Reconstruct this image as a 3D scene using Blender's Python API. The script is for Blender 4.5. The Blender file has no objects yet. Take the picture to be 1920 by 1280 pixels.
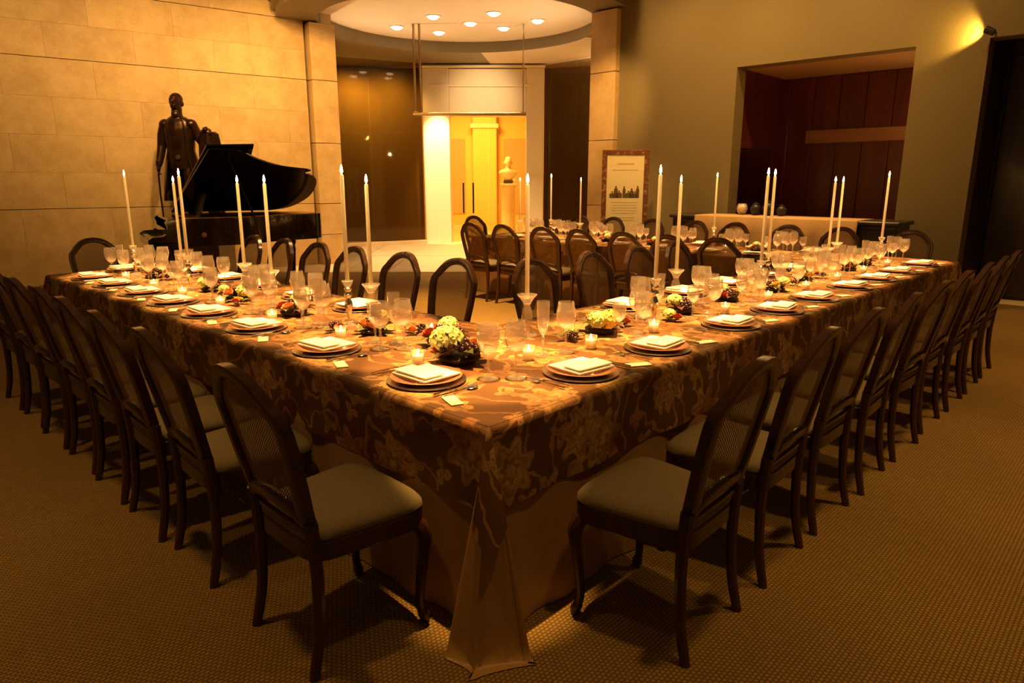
import bpy, bmesh, math, random
from mathutils import Vector, Matrix
from math import sin, cos, pi, radians as R, sqrt, atan2

S = bpy.context.scene
COL = S.collection
random.seed(7)

# ------------------------------------------------------------------ camera
F_PX, PITCH, AZ = 1292.0, R(13.1985), R(43.7244)
CAM = Vector((-1.438, -1.476, 1.52))
cam_d = bpy.data.cameras.new('camera')
cam_d.sensor_fit = 'HORIZONTAL'; cam_d.sensor_width = 36.0
cam_d.lens = F_PX * 36.0 / 1920.0
cam_d.clip_start = 0.05; cam_d.clip_end = 100
cam = bpy.data.objects.new('camera', cam_d); COL.objects.link(cam)
cam.location = CAM; cam.rotation_euler = (pi/2 - PITCH, 0, AZ - pi/2)
S.camera = cam
FWD = Vector((cos(AZ), sin(AZ), 0)); RGT = Vector((sin(AZ), -cos(AZ), 0))

# ------------------------------------------------------------------ view
S.view_settings.view_transform = 'Standard'
S.view_settings.look = 'None'
S.view_settings.exposure = 1.7
S.view_settings.gamma = 1.0
S.view_settings.use_curve_mapping = False

# ------------------------------------------------------------------ world and room lights
w = bpy.data.worlds.new('world'); S.world = w; w.use_nodes = True
w.node_tree.nodes['Background'].inputs[0].default_value = (1.0, 0.50, 0.15, 1)
w.node_tree.nodes['Background'].inputs[1].default_value = 0.02

WARM = (1.0, 0.56, 0.17); GOLD = (1.0, 0.56, 0.10); SOFT = (1.0, 0.68, 0.34)

def light(kind, name, loc, power, color=WARM, aim=None, size=0.1, cone=40, blend=0.6):
    d = bpy.data.lights.new(name, kind)
    d.energy = power; d.color = color
    if kind == 'AREA': d.shape = 'DISK'; d.size = size
    else: d.shadow_soft_size = size
    if kind == 'SPOT': d.spot_size = R(cone); d.spot_blend = blend
    o = bpy.data.objects.new(name, d); COL.objects.link(o); o.location = loc
    if aim is not None:
        o.rotation_euler = (Vector(aim) - Vector(loc)).to_track_quat('-Z', 'Y').to_euler()
    return o

def W(lx, d, z=0.0):      # right / forward / up of the camera's standpoint -> room
    p = CAM + RGT*lx + FWD*d
    return Vector((p.x, p.y, z))
def P(px, py, d):         # photo pixel at horizontal distance d
    r = Vector((0, 0, 0)) + (FWD*cos(PITCH) - Vector((0,0,sin(PITCH))))*F_PX + RGT*(px-960) + (FWD*sin(PITCH) + Vector((0,0,cos(PITCH))))*(640-py)
    return CAM + r*(d/r.dot(FWD))

# ceiling spots above the tables
TZ = 0.76
SPOTS = [(0.54, 0.54)] + [(0.54, 1.14 + 0.6*i) for i in range(7)] + [(1.14 + 0.6*i, 0.54) for i in range(9)] + [(5.73, 1.2 + 0.75*i) for i in range(6)]
for x, y in SPOTS:
    light('SPOT', 'table_spot', (x, y, 4.9), 700, WARM, (x, y, TZ), 0.03, 15.5, 0.22)
light('SPOT', 'table_spot', (0.30, 0.30, 4.9), 520, WARM, (0.22, 0.22, TZ), 0.03, 10.0, 0.6)  # extra spot added to brighten the draped corner and its skirt
# wall washers over the stone wall
for px, d, pw in ((-80, 7.2, 45), (180, 7.9, 105), (400, 8.8, 150), (575, 9.4, 210)):
    p = P(px, 337, d)
    q = P(px + 40, 337, d + 2.6)
    light('SPOT', 'wall_washer', (p.x, p.y, 4.35), pw, WARM, (q.x, q.y, 2.7), 0.1, 95, 1.0)
# downlights over the rows of chairs and the carpet between the tables
for x, y, pw in ((-1.3, 1.0, 75), (-1.4, 2.6, 68), (-1.4, 4.4, 52), (0.7, -1.3, 75), (2.3, -1.4, 120), (4.0, -1.5, 150), (6.4, -1.3, 190), (2.7, 2.7, 1100), (3.4, 4.6, 1100)):
    light('SPOT', 'aisle_downlight', (x, y, 5.2), pw, WARM, (x, y, 0), 0.12, 52, 1.0)
# spots added overhead to brighten the olive niche wall
for y, pw in ((0.9, 70), (2.3, 130), (3.7, 130), (5.0, 80)):
    light('SPOT', 'niche_wall_fill', (6.7, y, 5.4), pw, WARM, (8.2, y, 2.0), 0.12, 80, 1.0)

# ------------------------------------------------------------------ tagging helpers
def tag(o, label=None, cat=None, group=None, kind=None):
    if label: o['label'] = label
    if cat: o['category'] = cat
    if group: o['group'] = group
    if kind: o['kind'] = kind
    return o
def empty(name, loc=(0,0,0), rz=0.0, label=None, cat=None, group=None):
    o = bpy.data.objects.new(name, None); COL.objects.link(o)
    o.empty_display_size = 0.1
    o.location = loc; o.rotation_euler = (0, 0, rz)
    return tag(o, label, cat, group)
def copy_tree(o, parent=None):
    c = o.copy(); COL.objects.link(c)
    if parent is not None: c.parent = parent
    for ch in o.children: copy_tree(ch, c)
    return c
ORD = ['first','second','third','fourth','fifth','sixth','seventh','eighth','ninth','tenth','eleventh','twelfth']

# ------------------------------------------------------------------ mesh builder
class MB:
    def __init__(s): s.v = []; s.f = []; s.uv = None
    def _a(s, vs, fs):
        b = len(s.v); s.v += [tuple(p) for p in vs]; s.f += [tuple(i + b for i in f) for f in fs]; return s
    def box(s, a, b, M=None):
        (x0,y0,z0),(x1,y1,z1) = a, b
        vs = [Vector(p) for p in ((x0,y0,z0),(x1,y0,z0),(x1,y1,z0),(x0,y1,z0),(x0,y0,z1),(x1,y0,z1),(x1,y1,z1),(x0,y1,z1))]
        if M: vs = [M @ p for p in vs]
        return s._a(vs, [(0,3,2,1),(4,5,6,7),(0,1,5,4),(1,2,6,5),(2,3,7,6),(3,0,4,7)])
    def bbox(s, a, b, r=0.01, M=None):   # chamfered box
        (x0,y0,z0),(x1,y1,z1) = a, b
        r = min(r, (x1-x0)/2.01, (y1-y0)/2.01, (z1-z0)/2.01)
        def ring(i, z): 
            return [(x0+i,y0+r+0*i,z) if False else p for p in ((x0+r+i*0, y0+i, z),(x1-r, y0+i, z),(x1-i, y0+r, z),(x1-i, y1-r, z),(x1-r, y1-i, z),(x0+r, y1-i, z),(x0+i, y1-r, z),(x0+i, y0+r, z))]
        rings = [ring(r, z0), ring(0, z0+r), ring(0, z1-r), ring(r, z1)]
        if M: rings = [[M @ Vector(p) for p in q] for q in rings]
        return s.loft(rings, True, True, True)
    def loft(s, rings, closed=True, cap0=True, cap1=True):
        n = len(rings[0]); vs = [p for r in rings for p in r]; fs = []
        m = n if closed else n-1
        for i in range(len(rings)-1):
            for j in range(m):
                k = (j+1) % n
                fs.append((i*n+j, i*n+k, (i+1)*n+k, (i+1)*n+j))
        if cap0: fs.append(tuple(range(n-1, -1, -1)))
        if cap1: fs.append(tuple((len(rings)-1)*n + j for j in range(n)))
        return s._a(vs, fs)
    def lathe(s, prof, seg=16, M=None, c=(0,0,0)):
        rings = []
        for r, z in prof:
            rings.append([Vector((c[0]+max(r,1e-4)*cos(2*pi*j/seg), c[1]+max(r,1e-4)*sin(2*pi*j/seg), c[2]+z)) for j in range(seg)])
        if M: rings = [[M @ p for p in q] for q in rings]
        return s.loft(rings, True, prof[0][0] > 1e-3, prof[-1][0] > 1e-3)
    def tube(s, pts, rad, seg=8, cap=True, squash=None):
        pts = [Vector(p) for p in pts]
        if not isinstance(rad, (list, tuple)): rad = [rad]*len(pts)
        rings = []; ref = None
        for i, p in enumerate(pts):
            t = (pts[min(i+1,len(pts)-1)] - pts[max(i-1,0)]).normalized()
            if ref is None:
                ref = Vector((0,0,1)) if abs(t.z) < 0.9 else Vector((1,0,0))
            a = (ref - t*ref.dot(t)).normalized(); ref = a; b = t.cross(a)
            rx, ry = rad[i], rad[i]*(squash or 1)
            rings.append([p + a*rx*cos(2*pi*j/seg) + b*ry*sin(2*pi*j/seg) for j in range(seg)])
        return s.loft(rings, True, cap, cap)
    def ball(s, c, r, seg=10, ring=6, M=None):
        rr = (r, r, r) if not isinstance(r, (list, tuple)) else r
        rings = []
        for i in range(ring+1):
            a = -pi/2 + pi*i/ring; k = max(cos(a), 0.02)
            rings.append([Vector((rr[0]*k*cos(2*pi*j/seg), rr[1]*k*sin(2*pi*j/seg), rr[2]*sin(a))) for j in range(seg)])
        if M: rings = [[M @ p for p in q] for q in rings]
        rings = [[p + Vector(c) for p in q] for q in rings]
        return s.loft(rings, True, True, True)
    def prism(s, outline, z0, z1, M=None):
        a = [Vector((x,y,z0)) for x,y in outline]; b = [Vector((x,y,z1)) for x,y in outline]
        if M: a = [M @ p for p in a]; b = [M @ p for p in b]
        return s.loft([a, b], True, True, True)
    def mesh(s, name, mat, smooth=True, angle=40):
        me = bpy.data.meshes.new(name); me.from_pydata(s.v, [], s.f)
        if s.uv:
            l = me.uv_layers.new(name='UVMap')
            for lp in me.loops: l.data[lp.index].uv = s.uv[lp.vertex_index]
        me.materials.append(mat)
        bm = bmesh.new(); bm.from_mesh(me); bmesh.ops.recalc_face_normals(bm, faces=bm.faces)
        if smooth:
            for f in bm.faces: f.smooth = True
            for e in bm.edges:
                if len(e.link_faces) == 2 and e.calc_face_angle(0) > R(angle): e.smooth = False
        bm.to_mesh(me); bm.free()
        return me
    def build(s, name, mat, parent=None, loc=(0,0,0), rz=0.0, smooth=True, angle=40):
        return put(name, s.mesh(name, mat, smooth, angle), parent, loc, rz)
def put(name, me, parent=None, loc=(0,0,0), rz=0.0):
    o = bpy.data.objects.new(name, me); COL.objects.link(o)
    o.location = loc; o.rotation_euler = (0, 0, rz)
    if parent is not None: o.parent = parent
    return o
def catmull(pts, n=6, closed=False):
    out = []; N = len(pts); rng = N if closed else N-1
    g = (lambda i: Vector(pts[i % N])) if closed else (lambda i: Vector(pts[max(0, min(N-1, i))]))
    for i in range(rng):
        p0, p1, p2, p3 = g(i-1), g(i), g(i+1), g(i+2)
        for k in range(n):
            t = k/n
            out.append(0.5*((2*p1) + (p2-p0)*t + (2*p0-5*p1+4*p2-p3)*t*t + (3*p1-p0-3*p2+p3)*t**3))
    if not closed: out.append(Vector(pts[-1]))
    return out

# ------------------------------------------------------------------ materials
def nodes(name):
    m = bpy.data.materials.new(name); m.use_nodes = True
    nt = m.node_tree; b = nt.nodes['Principled BSDF']; return m, nt, b
def N(nt, t, **kw):
    n = nt.nodes.new(t)
    for k, v in kw.items():
        if k == 'op': n.operation = v
        else: n.inputs[k].default_value = v
    return n
def L(nt, a, b): nt.links.new(a, b)
def ramp(nt, fac, stops, interp='LINEAR'):
    r = nt.nodes.new('ShaderNodeValToRGB'); r.color_ramp.interpolation = interp
    e = r.color_ramp.elements
    while len(e) < len(stops): e.new(0.5)
    for i, (p, c) in enumerate(stops): e[i].position = p; e[i].color = (*c, 1)
    L(nt, fac, r.inputs[0]); return r
def plain(name, col, rough=0.5, metal=0.0, spec=0.5, coat=0.0, sheen=0.0, noise=None, bump=None, sss=0.0):
    m, nt, b = nodes(name)
    b.inputs['Base Color'].default_value = (*col, 1)
    b.inputs['Roughness'].default_value = rough; b.inputs['Metallic'].default_value = metal
    b.inputs['Specular IOR Level'].default_value = spec
    b.inputs['Coat Weight'].default_value = coat; b.inputs['Sheen Weight'].default_value = sheen
    if sss:
        b.inputs['Subsurface Weight'].default_value = sss
        b.inputs['Subsurface Radius'].default_value = (0.02, 0.012, 0.006)
    if noise or bump:
        tc = nt.nodes.new('ShaderNodeTexCoord')
    if noise:
        sc, col2, lo, hi = noise
        t = N(nt, 'ShaderNodeTexNoise', Scale=sc, Detail=5.0, Roughness=0.6); L(nt, tc.outputs['Object'], t.inputs['Vector'])
        r = ramp(nt, t.outputs['Fac'], [(lo, col), (hi, col2)]); L(nt, r.outputs[0], b.inputs['Base Color'])
    if bump:
        sc, st = bump
        t2 = N(nt, 'ShaderNodeTexNoise', Scale=sc, Detail=3.0); L(nt, tc.outputs['Object'], t2.inputs['Vector'])
        bp = N(nt, 'ShaderNodeBump', Strength=st, Distance=0.01); L(nt, t2.outputs['Fac'], bp.inputs['Height']); L(nt, bp.outputs[0], b.inputs['Normal'])
    return m
def emit(name, col, st):
    m = bpy.data.materials.new(name); m.use_nodes = True; nt = m.node_tree
    nt.nodes.remove(nt.nodes['Principled BSDF'])
    e = N(nt, 'ShaderNodeEmission', Color=(*col, 1), Strength=st); L(nt, e.outputs[0], nt.nodes['Material Output'].inputs[0]); return m
def wood(name, c1, c2, rough=0.35, scale=6.0, axis=2, coat=0.2):
    m, nt, b = nodes(name)
    tc = nt.nodes.new('ShaderNodeTexCoord'); mp = nt.nodes.new('ShaderNodeMapping')
    sc = [scale*4]*3; sc[axis] = scale*0.35; mp.inputs['Scale'].default_value = sc
    L(nt, tc.outputs['Object'], mp.inputs[0])
    t = N(nt, 'ShaderNodeTexNoise', Scale=1.0, Detail=6.0, Roughness=0.65, Distortion=0.6); L(nt, mp.outputs[0], t.inputs['Vector'])
    r = ramp(nt, t.outputs['Fac'], [(0.35, c1), (0.7, c2)]); L(nt, r.outputs[0], b.inputs['Base Color'])
    b.inputs['Roughness'].default_value = rough; b.inputs['Coat Weight'].default_value = coat
    b.inputs['Coat Roughness'].default_value = 0.2
    return m

def mat_stone(name, dark, lite, amount=0.25):
    m, nt, b = nodes(name)
    tc = nt.nodes.new('ShaderNodeTexCoord'); oi = nt.nodes.new('ShaderNodeObjectInfo')
    geo = nt.nodes.new('ShaderNodeNewGeometry')
    off = N(nt, 'ShaderNodeVectorMath', op='SCALE'); off.inputs[0].default_value = (7, 3, 5)
    L(nt, oi.outputs['Random'], off.inputs['Scale'])
    ad = N(nt, 'ShaderNodeVectorMath', op='ADD'); L(nt, geo.outputs['Position'], ad.inputs[0]); L(nt, off.outputs[0], ad.inputs[1])
    n1 = N(nt, 'ShaderNodeTexNoise', Scale=3.0, Detail=7.0, Roughness=0.65); L(nt, ad.outputs[0], n1.inputs['Vector'])
    n2 = N(nt, 'ShaderNodeTexNoise', Scale=38.0, Detail=4.0, Roughness=0.7); L(nt, ad.outputs[0], n2.inputs['Vector'])
    mx = N(nt, 'ShaderNodeMath', op='MULTIPLY_ADD'); mx.inputs[1].default_value = 0.35
    L(nt, n2.outputs['Fac'], mx.inputs[0]); L(nt, n1.outputs['Fac'], mx.inputs[2])
    r = ramp(nt, mx.outputs[0], [(0.42, dark), (0.85, lite)])
    hs = nt.nodes.new('ShaderNodeHueSaturation')
    mr = N(nt, 'ShaderNodeMapRange'); mr.inputs['To Min'].default_value = 1-amount; mr.inputs['To Max'].default_value = 1+amount*0.6
    L(nt, oi.outputs['Random'], mr.inputs[0]); L(nt, mr.outputs[0], hs.inputs['Value']); L(nt, r.outputs[0], hs.inputs['Color'])
    L(nt, hs.outputs[0], b.inputs['Base Color'])
    b.inputs['Roughness'].default_value = 0.6
    bp = N(nt, 'ShaderNodeBump', Strength=0.15, Distance=0.01); L(nt, n2.outputs['Fac'], bp.inputs['Height']); L(nt, bp.outputs[0], b.inputs['Normal'])
    return m

def mat_carpet():
    m, nt, b = nodes('carpet_weave')
    geo = nt.nodes.new('ShaderNodeNewGeometry')
    br = nt.nodes.new('ShaderNodeTexBrick')
    br.inputs['Scale'].default_value = 1.0; br.inputs['Brick Width'].default_value = 0.0185; br.inputs['Row Height'].default_value = 0.0145
    br.inputs['Mortar Size'].default_value = 0.0034; br.inputs['Mortar Smooth'].default_value = 1.0
    br.offset = 0.5
    br.inputs['Color1'].default_value = (0.34, 0.195, 0.034, 1); br.inputs['Color2'].default_value = (0.29, 0.16, 0.028, 1)
    br.inputs['Mortar'].default_value = (0.15, 0.078, 0.014, 1)
    L(nt, geo.outputs['Position'], br.inputs['Vector'])
    n = N(nt, 'ShaderNodeTexNoise', Scale=1.2, Detail=3.0); L(nt, geo.outputs['Position'], n.inputs['Vector'])
    mr = N(nt, 'ShaderNodeMapRange'); mr.inputs['To Min'].default_value = 0.75; mr.inputs['To Max'].default_value = 1.2; L(nt, n.outputs['Fac'], mr.inputs[0])
    hs = nt.nodes.new('ShaderNodeHueSaturation'); L(nt, mr.outputs[0], hs.inputs['Value']); L(nt, br.outputs['Color'], hs.inputs['Color'])
    L(nt, hs.outputs[0], b.inputs['Base Color'])
    b.inputs['Roughness'].default_value = 0.95; b.inputs['Specular IOR Level'].default_value = 0.1; b.inputs['Sheen Weight'].default_value = 0.15
    bp = N(nt, 'ShaderNodeBump', Strength=0.8, Distance=0.006); bp.invert = True
    L(nt, br.outputs['Fac'], bp.inputs['Height']); L(nt, bp.outputs[0], b.inputs['Normal'])
    return m

def mat_brocade():
    m, nt, b = nodes('floral_brocade')
    uv = nt.nodes.new('ShaderNodeUVMap'); uv.uv_map = 'UVMap'
    n0 = N(nt, 'ShaderNodeTexNoise', Scale=9.0, Detail=2.0); L(nt, uv.outputs[0], n0.inputs['Vector'])
    dsp = N(nt, 'ShaderNodeVectorMath', op='SCALE', Scale=0.05); nz = N(nt, 'ShaderNodeTexNoise', Scale=34.0, Detail=3.0); L(nt, uv.outputs[0], nz.inputs['Vector'])
    sb = N(nt, 'ShaderNodeVectorMath', op='SUBTRACT'); sb.inputs[1].default_value = (0.5,0.5,0.5)
    L(nt, n0.outputs['Color'], sb.inputs[0]); L(nt, sb.outputs[0], dsp.inputs[0])
    ad0 = N(nt, 'ShaderNodeVectorMath', op='ADD'); L(nt, uv.outputs[0], ad0.inputs[0]); L(nt, dsp.outputs[0], ad0.inputs[1])
    ds2 = N(nt, 'ShaderNodeVectorMath', op='SCALE', Scale=0.016); L(nt, nz.outputs['Color'], ds2.inputs[0])
    ad = N(nt, 'ShaderNodeVectorMath', op='ADD'); L(nt, ad0.outputs[0], ad.inputs[0]); L(nt, ds2.outputs[0], ad.inputs[1])
    def flower(scale, petals, size, amp, off):
        o2 = N(nt, 'ShaderNodeVectorMath', op='ADD'); o2.inputs[1].default_value = off; L(nt, ad.outputs[0], o2.inputs[0])
        scv = N(nt, 'ShaderNodeVectorMath', op='SCALE', Scale=scale); L(nt, o2.outputs[0], scv.inputs[0])
        v = nt.nodes.new('ShaderNodeTexVoronoi'); v.voronoi_dimensions = '2D'; v.inputs['Scale'].default_value = 1.0; v.inputs['Randomness'].default_value = 0.7
        L(nt, scv.outputs[0], v.inputs['Vector'])
        d = N(nt, 'ShaderNodeVectorMath', op='SUBTRACT'); L(nt, scv.outputs[0], d.inputs[0]); L(nt, v.outputs['Position'], d.inputs[1])
        sp = nt.nodes.new('ShaderNodeSeparateXYZ'); L(nt, d.outputs[0], sp.inputs[0])
        at = N(nt, 'ShaderNodeMath', op='ARCTAN2'); L(nt, sp.outputs['Y'], at.inputs[0]); L(nt, sp.outputs['X'], at.inputs[1])
        ml = N(nt, 'ShaderNodeMath', op='MULTIPLY'); ml.inputs[1].default_value = petals; L(nt, at.outputs[0], ml.inputs[0])
        sn = N(nt, 'ShaderNodeMath', op='SINE'); L(nt, ml.outputs[0], sn.inputs[0])
        rr = N(nt, 'ShaderNodeMath', op='MULTIPLY_ADD'); rr.inputs[1].default_value = amp; rr.inputs[2].default_value = size; L(nt, sn.outputs[0], rr.inputs[0])
        q = N(nt, 'ShaderNodeMath', op='DIVIDE'); L(nt, v.outputs['Distance'], q.inputs[0]); L(nt, rr.outputs[0], q.inputs[1])
        return ramp(nt, q.outputs[0], [(0.0, (1,1,1)), (0.14, (.9,.9,.9)), (0.24, (.3,.3,.3)), (0.32, (.3,.3,.3)), (0.45, (1,1,1)), (0.60, (.65,.65,.65)), (0.67, (.35,.35,.35)), (0.78, (1,1,1)), (0.95, (.6,.6,.6)), (1.02, (0,0,0))])
    f1 = flower(2.9, 7.0, 0.31, 0.07, (0.13, 0.31, 0))
    f2 = flower(5.4, 3.0, 0.19, 0.11, (0.7, 0.2, 0))
    wv = nt.nodes.new('ShaderNodeTexWave'); wv.inputs['Scale'].default_value = 2.2; wv.inputs['Distortion'].default_value = 14.0; wv.inputs['Detail'].default_value = 2.0; wv.inputs['Detail Scale'].default_value = 1.6
    L(nt, ad.outputs[0], wv.inputs['Vector'])
    vine = ramp(nt, wv.outputs['Fac'], [(0.0, (0,0,0)), (0.90, (0,0,0)), (0.94, (.6,.6,.6)), (1.0, (.6,.6,.6))])
    mx1 = N(nt, 'ShaderNodeMath', op='MAXIMUM'); L(nt, f1.outputs[0], mx1.inputs[0]); L(nt, f2.outputs[0], mx1.inputs[1])
    mx2 = N(nt, 'ShaderNodeMath', op='MAXIMUM'); L(nt, mx1.outputs[0], mx2.inputs[0]); L(nt, vine.outputs[0], mx2.inputs[1])
    n3 = N(nt, 'ShaderNodeTexNoise', Scale=2.6, Detail=3.0); L(nt, uv.outputs[0], n3.inputs['Vector'])
    gold = ramp(nt, n3.outputs['Fac'], [(0.4, (0.42, 0.17, 0.055)), (0.6, (0.60, 0.36, 0.13))])
    base = ramp(nt, n3.outputs['Fac'], [(0.38, (0.105, 0.042, 0.013)), (0.65, (0.17, 0.075, 0.022))])
    n5 = N(nt, 'ShaderNodeTexNoise', Scale=13.0, Detail=4.0); L(nt, uv.outputs[0], n5.inputs['Vector'])
    m5 = N(nt, 'ShaderNodeMapRange'); m5.inputs['From Min'].default_value = 0.35; m5.inputs['From Max'].default_value = 0.6; m5.inputs['To Min'].default_value = 0.35; L(nt, n5.outputs['Fac'], m5.inputs[0])
    mfac = N(nt, 'ShaderNodeMath', op='MULTIPLY'); L(nt, mx2.outputs[0], mfac.inputs[0]); L(nt, m5.outputs[0], mfac.inputs[1])
    mix = nt.nodes.new('ShaderNodeMix'); mix.data_type = 'RGBA'
    L(nt, mfac.outputs[0], mix.inputs['Factor']); L(nt, base.outputs[0], mix.inputs['A']); L(nt, gold.outputs[0], mix.inputs['B'])
    L(nt, mix.outputs['Result'], b.inputs['Base Color'])
    rg = N(nt, 'ShaderNodeMapRange'); rg.inputs['To Min'].default_value = 0.62; rg.inputs['To Max'].default_value = 0.36; L(nt, mx2.outputs[0], rg.inputs[0]); L(nt, rg.outputs[0], b.inputs['Roughness'])
    b.inputs['Specular IOR Level'].default_value = 0.25
    n4 = N(nt, 'ShaderNodeTexNoise', Scale=240.0, Detail=1.0); L(nt, uv.outputs[0], n4.inputs['Vector'])
    hh = N(nt, 'ShaderNodeMath', op='MULTIPLY_ADD'); hh.inputs[1].default_value = 0.3; L(nt, n4.outputs['Fac'], hh.inputs[0]); L(nt, mx2.outputs[0], hh.inputs[2])
    bp = N(nt, 'ShaderNodeBump', Strength=0.25, Distance=0.003); L(nt, hh.outputs[0], bp.inputs['Height']); L(nt, bp.outputs[0], b.inputs['Normal'])
    return m

def mat_cane():
    m, nt, b = nodes('woven_cane')
    tc = nt.nodes.new('ShaderNodeTexCoord'); mp = nt.nodes.new('ShaderNodeMapping'); mp.inputs['Rotation'].default_value = (0, R(45), 0)
    L(nt, tc.outputs['Object'], mp.inputs[0]); sp = nt.nodes.new('ShaderNodeSeparateXYZ'); L(nt, mp.outputs[0], sp.inputs[0])
    out = []
    for ax in ('X', 'Z'):
        a = N(nt, 'ShaderNodeMath', op='MULTIPLY'); a.inputs[1].default_value = 2*pi/0.008; L(nt, sp.outputs[ax], a.inputs[0])
        s_ = N(nt, 'ShaderNodeMath', op='SINE'); L(nt, a.outputs[0], s_.inputs[0]); out.append(s_)
    mn = N(nt, 'ShaderNodeMath', op='MINIMUM'); L(nt, out[0].outputs[0], mn.inputs[0]); L(nt, out[1].outputs[0], mn.inputs[1])
    hole = N(nt, 'ShaderNodeMath', op='LESS_THAN'); hole.inputs[1].default_value = -0.05; L(nt, mn.outputs[0], hole.inputs[0])
    b.inputs['Base Color'].default_value = (0.20, 0.105, 0.042, 1); b.inputs['Roughness'].default_value = 0.5
    L(nt, hole.outputs[0], b.inputs['Alpha'])
    return m

def mat_glass(name='clear_crystal', tint=(0.985, 0.965, 0.94), body=0.16, edge=1.0, base=0.05):
    m = bpy.data.materials.new(name); m.use_nodes = True; nt = m.node_tree
    nt.nodes.remove(nt.nodes['Principled BSDF'])
    tr = N(nt, 'ShaderNodeBsdfTransparent', Color=(*tint, 1))
    gl = N(nt, 'ShaderNodeBsdfGlossy', Color=(1, 0.97, 0.93, 1), Roughness=0.035)
    lw = N(nt, 'ShaderNodeLayerWeight', Blend=0.5)
    pw = N(nt, 'ShaderNodeMath', op='POWER'); pw.inputs[1].default_value = 2.6; L(nt, lw.outputs['Facing'], pw.inputs[0])
    ma = N(nt, 'ShaderNodeMath', op='MULTIPLY_ADD'); ma.inputs[1].default_value = edge; ma.inputs[2].default_value = base; L(nt, pw.outputs[0], ma.inputs[0])
    mx = nt.nodes.new('ShaderNodeMixShader'); L(nt, ma.outputs[0], mx.inputs[0]); L(nt, tr.outputs[0], mx.inputs[1]); L(nt, gl.outputs[0], mx.inputs[2])
    tl = N(nt, 'ShaderNodeBsdfTranslucent', Color=(1, 0.93, 0.85, 1)); df = N(nt, 'ShaderNodeBsdfDiffuse', Color=(1, 0.93, 0.85, 1))
    m2 = nt.nodes.new('ShaderNodeMixShader'); L(nt, tl.outputs[0], m2.inputs[1]); L(nt, df.outputs[0], m2.inputs[2])
    m3 = nt.nodes.new('ShaderNodeMixShader'); m3.inputs[0].default_value = body; L(nt, mx.outputs[0], m3.inputs[1]); L(nt, m2.outputs[0], m3.inputs[2])
    L(nt, m3.outputs[0], nt.nodes['Material Output'].inputs[0]); return m

M = {}
M['stone'] = mat_stone('honey_limestone', (0.44, 0.275, 0.105), (0.62, 0.43, 0.20), 0.07)
M['stone_floor'] = mat_stone('pale_stone_floor', (0.60, 0.44, 0.24), (0.72, 0.55, 0.33), 0.05)
M['joint'] = plain('dark_joint', (0.10, 0.06, 0.025), 0.9)
M['olive'] = plain('olive_wall_cloth', (0.20, 0.150, 0.062), 0.85, noise=(60, (0.225, 0.17, 0.075), 0.4, 0.6))
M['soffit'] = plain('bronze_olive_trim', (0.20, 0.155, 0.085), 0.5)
M['ceil'] = plain('cream_ceiling', (0.80, 0.70, 0.60), 0.8)
M['cream'] = plain('cream_painted_portal', (0.80, 0.68, 0.48), 0.5)
M['yellow'] = plain('warm_yellow_paint', (0.80, 0.55, 0.16), 0.6)
M['peach'] = plain('peach_panel', (0.62, 0.36, 0.16), 0.6)
M['carpet'] = mat_carpet()
M['brocade'] = mat_brocade()
M['satin'] = plain('gold_satin', (0.36, 0.185, 0.045), 0.38, sheen=0.1, noise=(5, (0.42, 0.225, 0.058), 0.35, 0.7), bump=(160, 0.1))
M['ochre'] = plain('ochre_linen', (0.55, 0.32, 0.14), 0.7, noise=(6, (0.60, 0.36, 0.16), 0.35, 0.7))
M['chairwood'] = wood('dark_walnut', (0.042, 0.014, 0.0055), (0.075, 0.026, 0.010), 0.26, 8.0, 2, 0.15)
M['cane'] = mat_cane()
M['seat'] = plain('grey_tan_upholstery', (0.21, 0.155, 0.078), 0.9, spec=0.1, noise=(220, (0.29, 0.22, 0.12), 0.35, 0.7), bump=(260, 0.25))
M['redwood'] = wood('red_brown_panel', (0.085, 0.012, 0.004), (0.145, 0.024, 0.008), 0.35, 2.0, 2, 0.2)
M['railwood'] = wood('honey_rail', (0.30, 0.13, 0.05), (0.38, 0.18, 0.07), 0.4, 3.0, 1, 0.2)
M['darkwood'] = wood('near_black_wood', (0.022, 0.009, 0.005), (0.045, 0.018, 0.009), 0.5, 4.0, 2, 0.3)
M['glass'] = mat_glass()
M['water'] = mat_glass('water', (0.98, 0.96, 0.93), 0.02, 0.5)
M['pane'] = mat_glass('olive_glass_pane', (0.70, 0.60, 0.42), 0.002, 0.25, 0.015)
M['clearpane'] = mat_glass('clear_door_pane', (0.96, 0.93, 0.86), 0.003, 0.25, 0.012)
M['silver'] = plain('polished_silver', (0.80, 0.76, 0.70), 0.16, 1.0)
M['charger'] = plain('dark_lacquer_charger', (0.06, 0.028, 0.018), 0.22, 0.0, 0.6, 0.4)
M['rim'] = plain('silver_edge_band', (0.75, 0.66, 0.58), 0.25, 1.0)
M['copper'] = plain('copper_rim_porcelain', (0.42, 0.17, 0.085), 0.25, 0.0, 0.6, 0.3)
M['china'] = plain('ivory_china', (0.82, 0.78, 0.68), 0.2)
M['napkin'] = plain('ivory_napkin', (0.90, 0.87, 0.78), 0.85, bump=(300, 0.15))
M['card'] = plain('cream_card', (0.74, 0.66, 0.48), 0.6)
M['wax'] = plain('ivory_wax', (0.88, 0.78, 0.58), 0.45, sss=0.25)
M['wick'] = plain('charred_wick', (0.02, 0.015, 0.01), 0.9)
M['flame'] = emit('candle_flame', (1.0, 0.52, 0.15), 150)
M['flame_small'] = emit('votive_flame', (1.0, 0.52, 0.15), 22)
M['piano'] = plain('black_piano_lacquer', (0.006, 0.005, 0.0045), 0.12, 0.0, 0.5, 0.6)
M['brass'] = plain('brass', (0.70, 0.45, 0.15), 0.25, 1.0)
M['ivorykey'] = plain('ivory_keys', (0.75, 0.70, 0.60), 0.3)
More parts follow.
